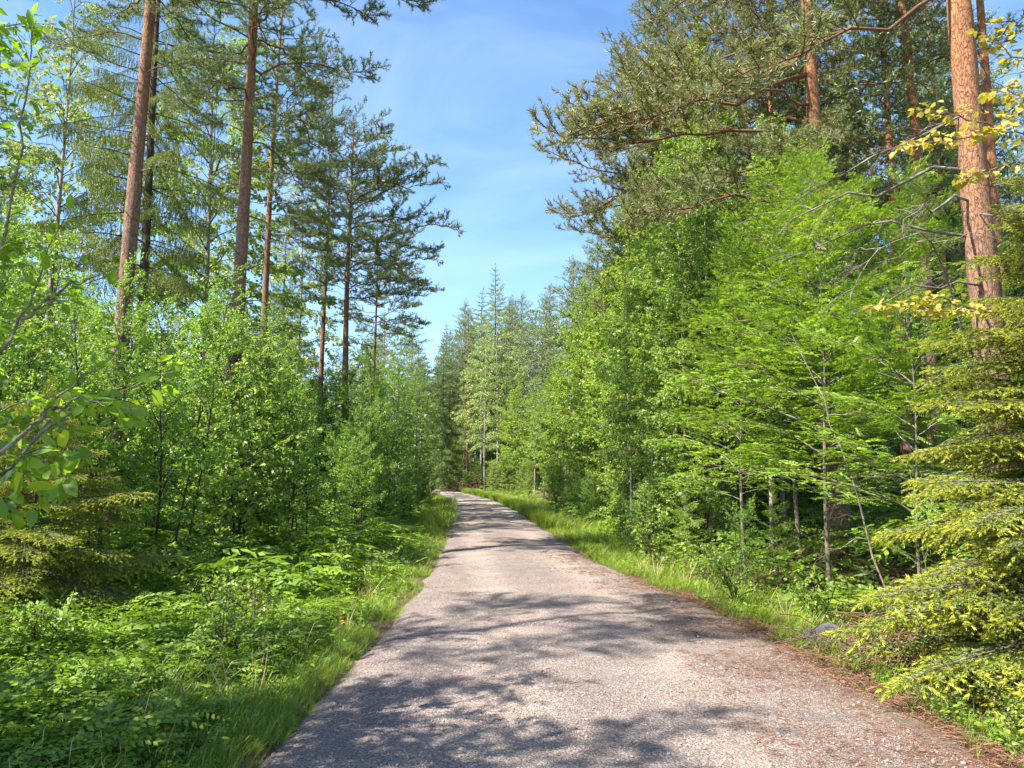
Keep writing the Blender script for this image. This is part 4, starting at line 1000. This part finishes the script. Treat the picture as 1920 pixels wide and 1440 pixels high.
# branch lying in the ditch, with one grey limb
g = Geo(); tube(g, [(0, 0, .05), (.25, .05, .16), (.45, .1, .33), (.62, .1, .45)], [.022, .02, .016, .01], 6)
for k in range(9):
    a = rnd(.05, .6); tube(g, [(a, .04, .1 + a * .5), (a + rnd(-.3, .3), rnd(-.25, .25), .1 + a * .5 + rnd(-.05, .35))], [.006, .003], 4)
o = obj('fallen_branch', g.mesh('fallen_branch', [M['dead_wood']], True)); o.location = (3.2, 6.85, gz(3.2, 6.85) + .06); tag(o, 'pale grey fallen branch slanting up out of the ditch beside the rock', 'branch')
def rock(x, y, sx, sy, sz, label, seed):
    import bmesh
    bm = bmesh.new(); bmesh.ops.create_icosphere(bm, subdivisions=4, radius=1); r = np.random.default_rng(seed)
    pl = [(unit(r.standard_normal(3)), 0.62 + 0.3 * r.random()) for _ in range(11)]
    for v in bm.verts:
        p = np.array(v.co)
        for nn, dd in pl:
            k = p @ nn
            if k > dd: p = p - nn * (k - dd) * 0.93
        p += 0.02 * np.sin(p * 9 + seed); v.co = (p[0] * sx, p[1] * sy, p[2] * sz)
    me = bpy.data.meshes.new('rock'); bm.to_mesh(me); bm.free(); me.materials.append(M['rock'])
    o = obj('rock', me); o.location = (x, y, gz(x, y) + sz * .12); o.rotation_euler = (0, 0, seed); tag(o, label, 'rock')
rock(3.0, 7.6, .27, .22, .24, 'angular grey rock lying in the ditch right of the road', 3)
rock(3.3, 7.75, .15, .12, .10, 'smaller dark rock half buried behind the grey one', 5)

# dandelions on both verges
def dandelion(x, y, h, label):
    root = tag(empty('dandelion', (x, y, gz(x, y))), label, 'flower', 'yellow dandelions along the verges')
    g = Geo(); e = np.array([rnd(-.04, .04), rnd(-.04, .04), h]); tube(g, [(0, 0, 0), e * [.3, .3, .5], e], [.003, .0028, .0025], 5); obj('stem', g.mesh('stem', [M['grass']]), root)
    f = Geo(); a = np.arange(22) / 22 * 6.28
    for q, (tilt, l) in enumerate([(0.25, .026), (.9, .022)]):
        dv = np.stack([np.cos(a + q * .14), np.sin(a + q * .14), np.full(22, tilt)], 1)
        leaves(f, np.tile(e, (22, 1)), dv, np.tile([0, 0, 1.], (22, 1)), l, .009)
    obj('flower_head', f.mesh('flower_head', [M['petal']]), root)
for i, (px, py, s) in enumerate([(735, 1083, 0), (742, 1077, 0), (750, 1081, 0), (738, 1095, 0), (832, 990, 0), (838, 994, 0), (828, 993, 0), (768, 1000, 0), (756, 1008, 0), (757, 1040, 0), (760, 997, 0), (642, 1196, 0), (638, 1190, 0),
                                 (1040, 968, 1), (1055, 975, 1), (1062, 980, 1), (1036, 962, 1), (1028, 970, 1), (1075, 985, 1), (1048, 960, 1), (1066, 992, 1), (1018, 958, 1)]):
    u = (px - 960) / F_PX; v = (720 - py) / F_PX; hh = 0.30 if py > 1030 else 0.34
    tt = (hh - 0.12 - 1.6) / (_s + v * _c); x, y = u * tt, (_c - v * _s) * tt
    dandelion(x, y, hh, ['yellow dandelion in the grass of the left verge', 'yellow dandelion in the grass of the right verge'][s])

# ferns
BS['shrublet'] = BranchSet(lambda: leafy_branch(0.45, 34, 0.05, 0.62, 0.5, 0.2, shape=1, sub=4), 5, 0.45, M['dark_stem'], [M['aspen_leaf']], 'branch', 'leaves')
CAT['shrublet'] = 'shrub'; NAME['shrublet'] = 'shrub'; BARK['shrublet'] = 'dark_stem'
def shrub(x, y, H, n, label):
    root = tag(empty('shrub', (x, y, gz(x, y))), label, 'shrub', 'low leafy shrubs on the verges')
    g = Geo(); tips = []
    for k in range(n):
        a = rnd(0, 6.28); h = H * rnd(.6, 1); P = np.array([(0, 0, -.03), (math.cos(a) * .1 * h, math.sin(a) * .1 * h, h * .5), (math.cos(a) * .38 * h, math.sin(a) * .38 * h, h)])
        tube(g, P, [.006, .005, .003], 5)
        for q in (.3, .5, .7, .85, .98): tips.append((interp(P, q)[0], a + rnd(-1.5, 1.5)))
    obj('stem', g.mesh('stem', [M['dark_stem']], True), root)
    for p, a in tips:
        w, f = BS['shrublet'].get()[random.randrange(5)]; b = obj('branch', w, root, Mbr(p, a, rnd(.1, .7), rnd(.55, 1.0))); obj('leaves', f, b)
for (x, y, H, n, lab) in [(-2.55, 7.5, .62, 6, 'bright bushy shrub beside the road edge at the left foreground'), (-3.1, 8.4, .6, 5, 'shrub just behind the brightest one on the left'), (-2.35, 6.4, .42, 4, 'low shrub in front of the brightest one on the left'), (-4.2, 9.6, .8, 6, 'shrub in front of the dark stem clump on the left'),
                          (-2.1, 10.6, .6, 5, 'shrub at the left road edge, mid distance'), (-3.4, 12.5, .8, 6, 'shrub right of the dark stem clump'), (2.75, 9.6, .6, 5, 'bright yellow-green shrub on the right bank'), (3.6, 9.2, .7, 5, 'shrub under the lower rowan on the right'), (3.0, 12.0, .7, 5, 'shrub at the foot of the right bank, mid distance'),
                          (2.6, 13.8, .8, 5, 'shrub below the slender pale stems'), (3.15, 5.0, .25, 2, 'small shrub below the right young spruce'), (-3.9, 6.6, .5, 5, 'shrub standing out of the herb carpet on the left'), (-2.7, 5.3, .34, 4, 'lowest shrub in the herb carpet, near the camera')]:
    shrub(x, y, H, n, lab)
def fern_mesh(R=.45, n=9, seed=1):
    f = Geo(); a = np.arange(n) / n * 6.28 + rng.random(n) * .4
    for q in range(n):
        d0 = np.array([math.cos(a[q]), math.sin(a[q]), 0]); K = 15; Lq = R * rnd(.8, 1.2)
        t = np.linspace(.12, 1, K); P = d0[None] * (t * Lq * .8)[:, None] + np.array([0, 0, 1.]) * (Lq * (1.15 * t - .75 * t * t))[:, None]
        T = unit(np.gradient(P, axis=0)); s = np.cross(T, [0, 0, 1.]); ll = Lq * .30 * np.sin(np.clip(t * 1.05, 0, 1) * PI * .95) ** .7 * 1.0 + .01
        for sd in (-1, 1): leaves(f, P, unit(s) * sd + T * .35, np.tile([0, 0, 1.], (K, 1)) - T * .2, ll, ll * .30 + .008, .08)
        tube(f, P[::3], np.linspace(.004, .0015, len(P[::3])), 3)
    return f
FERNS = [fern_mesh(.5, 9), fern_mesh(.42, 8)]
FM = [f.mesh('fern', [M['fern_leaf']]) for f in FERNS]
for i, (x, y, s, lab) in enumerate([(-2.9, 20.5, 1.15, 'bright green fern standing out on the left verge, mid distance'), (-3.4, 22, .9, 'second bright fern just behind the first on the left verge'), (-4.3, 16.0, 1.0, 'fern at the foot of the left thicket'),
                                    (2.9, 14.5, .8, 'fern on the right bank below the slender stems'), (3.3, 9.2, .7, 'fern over the ditch on the right'), (-5.0, 11.4, .9, 'fern beside the dark stems on the left'), (2.5, 17.5, .7, 'fern at the top of the right verge')]):
    o = obj('fern', FM[i % 2]); o.location = (x, y, gz(x, y)); o.scale = (s, s, s); o.rotation_euler = (0, 0, i * 1.3); tag(o, lab, 'fern')

# dark multi-stem clump on the left and others
for (x, y, H, lab) in [(-4.75, 10.9, 5.0, 'clump of dark slender stems rising from the herbs on the left'), (-5.6, 10.6, 4.4, 'thin sapling left of the dark stem clump'), (-4.4, 15.2, 3.6, 'dense bush of many thin stems right of the dark clump'), (-3.9, 18.5, 3.4, 'greyish bush beside the left verge in front of the thicket'), (-3.7, 13.2, 3.8, 'slender sapling leaning towards the road between the clump and the dense bush'), (-3.2, 16.6, 2.8, 'small sapling closest to the left verge in front of the dense bush'), (-7.0, 10.2, 5.2, 'tall sapling behind the left young spruce'), (-6.4, 8.9, 4.6, 'sapling right above the left young spruce')]:
    place('alder', x, y, H, lab, 'saplings of the left thicket front')

# ------------------------------------------------------------------ ground cover (geometry nodes)
def scatter(name, protos, pts, sizes, rots, idx, label):
    """one stuff object; every point carries one of the given small plants"""
    me = bpy.data.meshes.new(name); me.vertices.add(len(pts)); me.vertices.foreach_set('co', pts.astype(np.float32).ravel())
    a = me.attributes.new('sz', 'FLOAT', 'POINT'); a.data.foreach_set('value', sizes.astype(np.float32))
    a = me.attributes.new('rt', 'FLOAT_VECTOR', 'POINT'); a.data.foreach_set('vector', rots.astype(np.float32).ravel())
    a = me.attributes.new('ix', 'INT', 'POINT'); a.data.foreach_set('value', idx.astype(np.int32))
    me.update(); o = obj(name, me)
    ng = bpy.data.node_groups.new(name, 'GeometryNodeTree')
    ng.interface.new_socket('Geometry', in_out='INPUT', socket_type='NodeSocketGeometry'); ng.interface.new_socket('Geometry', in_out='OUTPUT', socket_type='NodeSocketGeometry')
    N, L = ng.nodes, ng.links; gi = N.new('NodeGroupInput'); go = N.new('NodeGroupOutput'); jn = N.new('GeometryNodeJoinGeometry')
    def named(nm, ty):
        n = N.new('GeometryNodeInputNamedAttribute'); n.data_type = ty; n.inputs['Name'].default_value = nm; return n.outputs[0]
    sz, rt, ix = named('sz', 'FLOAT'), named('rt', 'FLOAT_VECTOR'), named('ix', 'INT')
    for k, po in enumerate(protos):
        ins = N.new('GeometryNodeInstanceOnPoints'); oi = N.new('GeometryNodeObjectInfo'); oi.inputs['Object'].default_value = po; oi.inputs['As Instance'].default_value = True
        cmp = N.new('FunctionNodeCompare'); cmp.data_type = 'INT'; cmp.operation = 'EQUAL'
        L.new(ix, cmp.inputs[2]); cmp.inputs[3].default_value = k
        L.new(gi.outputs[0], ins.inputs['Points']); L.new(cmp.outputs[0], ins.inputs['Selection']); L.new(oi.outputs['Geometry'], ins.inputs['Instance'])
        L.new(rt, ins.inputs['Rotation']); L.new(sz, ins.inputs['Scale']); L.new(ins.outputs[0], jn.inputs[0])
    L.new(jn.outputs[0], go.inputs[0])
    md = o.modifiers.new('scatter', 'NODES'); md.node_group = ng
    tag(o, label, 'ground cover', kind='stuff'); return o
def pobj(name, g, mats): return bpy.data.objects.new(name, g.mesh(name, mats))     # source of a scatter, not linked into the scene

def herb(seed):
    f = Geo(); n = 7; a = np.arange(n) * 2.4 + rnd(0, 6); pos = np.stack([np.cos(a) * .02, np.sin(a) * .02, .14 + .16 * rng.random(n)], 1)
    dv = np.stack([np.cos(a), np.sin(a), .15 + .3 * rng.random(n)], 1)
    pinnate(f, pos, dv, .15 + .08 * rng.random(n), 5, .36, .4)
    for p in pos: tube(f, [(0, 0, 0), p], [.002, .0015], 3)
    return f
def upright_herb(seed):
    f = Geo(); n = 26; h = .06 + .38 * np.arange(n) / n; a = np.arange(n) * 1.57 + (np.arange(n) // 2) * .4; bend = .08 * (h / .4) ** 2
    pos = np.stack([bend, 0 * h, h], 1); dv = np.stack([np.cos(a), np.sin(a), .25 + 0 * a], 1)
    leaves(f, pos, dv, np.tile([0, 0, 1.], (n, 1)) + .3 * rng.standard_normal((n, 3)), .085 * (1.15 - h / .5), .03, shape=1, curl=.08)
    tube(f, [(0, 0, 0), (.02, 0, .2), (.08, 0, .42)], [.004, .003, .0015], 4); return f
def broad_herb(seed):
    f = Geo(); n = 16; a = rng.random(n) * 6.28; h = .04 + .2 * rng.random(n)
    pos = np.stack([np.cos(a) * .05, np.sin(a) * .05, h], 1); dv = np.stack([np.cos(a), np.sin(a), .3 * rng.standard_normal(n)], 1)
    leaves(f, pos, dv, np.tile([0, 0, 1.], (n, 1)) + .4 * rng.standard_normal((n, 3)), .05 + .045 * rng.random(n), .045, shape=1, curl=.05); return f
def berry(seed):
    f = Geo(); n = 60; p = rng.standard_normal((n, 3)) * [.09, .09, .05]; p[:, 2] = np.abs(p[:, 2]) + .05 + .06 * rng.random(n)
    leaves(f, p, rng.standard_normal((n, 3)) * [1, 1, .5], np.tile([0, 0, 1.], (n, 1)) + .5 * rng.standard_normal((n, 3)), .026, .015); return f
def grass_tuft(h, n, spread, seed):
    f = Geo()
    a = rng.random(n) * 6.28; r = .05 * rng.random(n); H = h * (.5 + .7 * rng.random(n)); bend = spread * (.3 + rng.random(n))
    b = np.stack([np.cos(a) * r, np.sin(a) * r, np.zeros(n)], 1); dr = np.stack([np.cos(a), np.sin(a), np.zeros(n)], 1); s = np.stack([-np.sin(a + .8), np.cos(a + .8), np.zeros(n)], 1); w = .0075
    m1 = b + dr * (H * bend * .25)[:, None] + [0, 0, 1.] * (H * .5)[:, None]; m2 = b + dr * (H * bend * .62)[:, None] + [0, 0, 1.] * (H * .84)[:, None]; e = b + dr * (H * bend * 1.1)[:, None] + [0, 0, 1.] * (H * (1.0 - bend * .22))[:, None]
    V = np.stack([b - s * w / 2, b + s * w / 2, m1 + s * w / 2, m1 - s * w / 2, m2 + s * w * .35, m2 - s * w * .35, e], 1).reshape(-1, 3); k = np.arange(n)[:, None] * 7
    f.add(V, np.concatenate([k + [0, 1, 2], k + [0, 2, 3], k + [3, 2, 4], k + [3, 4, 5], k + [5, 4, 6]])); return f

def sample(n, xr, yr, dens, seed, power=1.0):
    """random ground points; nearer ground gets more of them; dens(e, side, x, y) keeps a share"""
    r = np.random.default_rng(seed); u = r.random(n); y = yr[0] * (yr[1] / yr[0]) ** u if power == 1 else yr[0] + (yr[1] - yr[0]) * u ** power
    lo, hi = xr; x = lo(y) + (hi(y) - lo(y)) * r.random(n); xy = np.stack([x, y], 1); e, sd = road_dist(xy)
    k = r.random(n) < dens(e, sd, x, y); xy = xy[k]; z = height(xy); return np.column_stack([xy, z]), e[k], sd[k], r
L_ = lambda y: -2.5 - y * .72; R_ = lambda y: 3.2 + y * .72
def rots(r, n, tilt): return np.column_stack([r.standard_normal(n) * tilt, r.standard_normal(n) * tilt, r.random(n) * 6.28])

patch = lambda x, y, s=1.0, seed=31: wav(x, y, s, seed)
# feathery herbs, left foreground and thinning under the trees
P, e, sd, r = sample(62000, (L_, lambda y: R_(y) * 0 - .6), (2.6, 30), lambda e, s, x, y: (e > .45) * (s < 0) * np.clip(.35 + (e - .5) * .7 + 1.1 * patch(x, y, 1.5), 0, 1) * np.clip(1.5 - y / 20, .2, 1), 41)
n = len(P); scatter('herb_carpet', [pobj('herb', herb(k), [M['herb_leaf']]) for k in range(4)] + [pobj('plant', broad_herb(9), [M['aspen_leaf']]), pobj('plant', upright_herb(3), [M['fern_leaf']]), pobj('tuft', grass_tuft(.4, 10, .6, 5), [M['grass']])], P, (.6 + .6 * r.random(n)) * np.clip(.55 + e * .4, .5, 1.15) * (1 + .35 * patch(P[:, 0], P[:, 1], 2.4, 39)), rots(r, n, .22), np.where(r.random(n) < .70 + .35 * patch(P[:, 0], P[:, 1], 1.9, 77), r.integers(0, 4, n), r.integers(4, 7, n)), 'carpet of feathery green herbs left of the road')
# broad-leaved herbs and berry plants
P, e, sd, r = sample(60000, (L_, R_), (2.8, 60), lambda e, s, x, y: (e > .12) * np.where(s > 0, .5 + .5 * patch(x, y, 1.7, 33), .62 + .6 * patch(x, y, 2.2, 35)) * np.where((s > 0) & (e > .3) & (y < 9) & (y > 5.2), .06, 1) * np.where(s < 0, np.clip(1.2 - e * .1, .25, 1), np.clip(1.0 - e * .3, .10, 1)), 42)
n = len(P); scatter('verge_herbs', [pobj('plant', broad_herb(k), [M['herb_leaf']]) for k in range(3)] + [pobj('plant', berry(k), [M['alder_leaf']]) for k in range(3)], P, (.6 + .6 * r.random(n)) * np.clip(.5 + e * .5, .5, 1.1), rots(r, n, .2), r.integers(0, 6, n), 'low leafy plants on the verges and forest floor')
# grass along both edges
P, e, sd, r = sample(90000, (lambda y: np.interp(y, RC[:120, 1], RC[:120, 0] - RH[:120]) * 0 - 3.2 - .09 * y, lambda y: 4.2 + 0 * y), (3.0, 62),
                     lambda e, s, x, y: ((e > -.10) & (e < 2.4)) * np.exp(-np.clip(e - .25, 0, 9) * np.where(s > 0, 1.2, 2.0)) * np.clip(.6 + 1.3 * patch(x, y, 2.6, 37), .06, 1) * np.where(s > 0, np.clip((y - 5.6) / 4, .10, 1), np.clip((y - 2.0) / 3, .45, 1)), 43)
n = len(P); h_ = np.clip(.30 + e * .7, .25, 1.0) * (.7 + .5 * r.random(n))
scatter('verge_grass', [pobj('tuft', grass_tuft(.34, 13, .7, k), [M['grass']]) for k in range(3)] + [pobj('tuft', grass_tuft(.24, 14, 1.2, k), [M['grass']]) for k in range(2)], P, h_, rots(r, n, .12), r.integers(0, 5, n), 'fresh green grass along both edges of the road')
# far verge grass, larger tufts
P, e, sd, r = sample(26000, (lambda y: np.interp(y, RC[:, 1], RC[:, 0]) - 6, lambda y: np.interp(y, RC[:, 1], RC[:, 0]) + 6), (22, 86), lambda e, s, x, y: ((e > -.05) & (e < 3.0)) * np.exp(-np.clip(e - .4, 0, 9) * .7), 44, power=1.0)
n = len(P); scatter('far_grass', [pobj('tuft', grass_tuft(.42, 18, .7, k), [M['grass']]) for k in range(3)], P, (.6 + .6 * r.random(n)) * np.where((sd < 0) & (P[:, 1] > 40), .45, 1), rots(r, n, .12), r.integers(0, 3, n), 'grass beside the far part of the road')
# forest floor cover far out
P, e, sd, r = sample(34000, (lambda y: -4 - y * .8, lambda y: 4 + y * .8), (9, 110), lambda e, s, x, y: (e > 1.2 + 2.6 * ((y > 40) & (s < 0))) * np.where(s > 0, .16, .9), 45)
n = len(P); scatter('undergrowth', [pobj('plant', berry(k), [M['birch_leaf']]) for k in range(2)] + [pobj('plant', herb(k), [M['herb_leaf']]) for k in range(2)] + [pobj('plant', broad_herb(k), [M['alder_leaf']]) for k in range(2)], P, 1.3 + 1.3 * r.random(n), rots(r, n, .2), r.integers(0, 6, n), 'green undergrowth on the forest floor')
# dry stalks
P, e, sd, r = sample(2400, (lambda y: -5.5 + 0 * y, lambda y: 3.6 + 0 * y), (3.2, 14), lambda e, s, x, y: (e > .3) * np.where(s < 0, .35, .6), 46)
n = len(P); scatter('dry_stalks', [pobj('tuft', grass_tuft(.45, 4, .5, k), [M['straw']]) for k in range(2)], P, .4 + .7 * r.random(n), rots(r, n, .35), r.integers(0, 2, n), 'dry straw stalks standing among the herbs')

# loose stones on the road
def stone(seed):
    import bmesh
    bm = bmesh.new(); bmesh.ops.create_icosphere(bm, subdivisions=1, radius=.5)
    q = np.random.default_rng(seed); s = q.uniform(.6, 1.1, 3); s[2] *= .6
    for v in bm.verts: v.co = Vector((v.co.x * s[0], v.co.y * s[1], v.co.z * s[2])) * float(q.uniform(.8, 1.15))
    me = bpy.data.meshes.new('stone'); bm.to_mesh(me); bm.free(); me.materials.append(M['gravel'])
    return bpy.data.objects.new('stone', me)
def road_pts(n, y0, y1, seed, keep=None):
    r = np.random.default_rng(seed); y = y0 * (y1 / y0) ** r.random(n); k = np.searchsorted(RC[:, 1], y); off = r.uniform(-1.0, 1.0, n)
    x = RC[k, 0] + RN[k, 0] * off * RH[k]; yy = RC[k, 1] + RN[k, 1] * off * RH[k] + (y - RC[k, 1])
    j = np.clip((off + 1) / 2 * (nw - 1), 0, nw - 1.001); j0 = j.astype(int); fz = PZ[k, j0] * (1 - j + j0) + PZ[k, j0 + 1] * (j - j0)
    q = np.ones(n, bool) if keep is None else keep(off, x, yy, r)
    return np.column_stack([x, yy, fz])[q], r
P, r = road_pts(85000, 2.8, 24, 51, lambda o, x, y, r: (r.random(len(o)) < .45 + .55 * patch(x, y, 1.3, 61) + .3 * np.abs(o)))
n = len(P); sz = .007 + .013 * r.random(n) ** 2.5 + .018 * (r.random(n) < .02); P[:, 2] += sz * .12
scatter('loose_gravel', [stone(k) for k in range(4)], P, sz, rots(r, n, .5), r.integers(0, 4, n), 'loose small stones on the gravel road')
# fallen pine needles on the right edge of the road
def needle_pair(seed):
    f = Geo(); n = 5; a = rng.random(n) * 6.28; p = np.column_stack([rng.standard_normal((n, 2)) * .03, np.full(n, .004)])
    needles(f, p, np.column_stack([np.cos(a), np.sin(a), .05 * rng.standard_normal(n)]), .055, .0035); return f
P, r = road_pts(26000, 2.9, 15, 52, lambda o, x, y, r: r.random(len(o)) < np.clip((o - .35) * 1.5 + .5 * patch(x, y, 2.3, 63), 0.0, 1))
n = len(P); P[:, 2] += .003
scatter('needle_litter', [pobj('litter', needle_pair(k), [M['litter']]) for k in range(3)], P, .8 + .5 * r.random(n), rots(r, n, .03), r.integers(0, 3, n), 'brown pine needles strewn along the right of the road')
P, e, sd, r = sample(26000, (lambda y: 2.2 + 0 * y, lambda y: 5.6 + 0 * y), (4.0, 16), lambda e, s, x, y: (e > -.2) * (s > 0) * .9, 53)
n = len(P); P[:, 2] += .008
scatter('bank_litter', [pobj('litter', needle_pair(k), [M['litter']]) for k in range(3)], P, 1.0 + .8 * r.random(n), rots(r, n, .25), r.integers(0, 3, n), 'brown needle litter on the right bank')

# ---- trees outside the frame on the left that throw the shade on the near road
GO = 'trees beside the viewpoint'
place('birch', -5.2, 1.6, 9.0, 'birch beside the photographer, outside the left edge of the picture', GO)
place('aspen', -6.4, 2.6, 8.5, 'aspen beside the viewpoint, outside the left edge of the picture', GO)
place('birch', -6.6, -1.4, 10, 'birch behind the photographer, outside the left edge of the picture', GO)
near_tree('pine', -8.4, 3.6, 17, 0.13, 'tall pine outside the left edge whose trunk shades the near road', z0=9.0, Lmax=2.2, group=GO, dens=.5)
place('birch', -4.6, 2.2, 6.5, 'smaller birch beside the viewpoint, outside the left edge of the picture', GO)

# ------------------------------------------------------------------ labels of repeats: counted off along the picture
def ordinals(groups):
    words = 'first second third fourth fifth sixth seventh eighth ninth tenth eleventh twelfth thirteenth fourteenth fifteenth sixteenth seventeenth eighteenth nineteenth twentieth'.split()
    by = {}
    for o in C.objects:
        if o.parent is None and o.get('group') in groups and o.get('label'): by.setdefault((o['group'], o['label']), []).append(o)
    for (gp, lb), lst in by.items():
        if len(lst) < 2: continue
        ins = [o for o in lst if abs(o.location.x / max(o.location.y, .1)) < .79]
        for i, o in enumerate(sorted(ins, key=lambda o: o.location.x / o.location.y)):
            if len(lst) <= 2 * 20:
                if i < 20: q = words[i] + ' from the left'
                else: q = words[min(19, len(ins) - 1 - i)] + ' from the right'
                o['label'] = ' '.join(lb.split()[:12]) + ', ' + q
ordinals({'saplings of the left thicket', 'slender pale stems right of the road', 'background trees right of the road', 'saplings of the right verge', 'leafy wall right of the road', 'low bushes along the left verge',
          'bushes by the far left verge', 'background trees left of the road', 'bushes outside the far bend', 'leafy trees under the far stand', 'undergrowth bushes among the right trunks', 'yellow dandelions along the verges', 'spruces closing the woods on the right', 'trees closing the woods on the left', 'trees at the back of the far stand', 'low saplings on the right bank'})
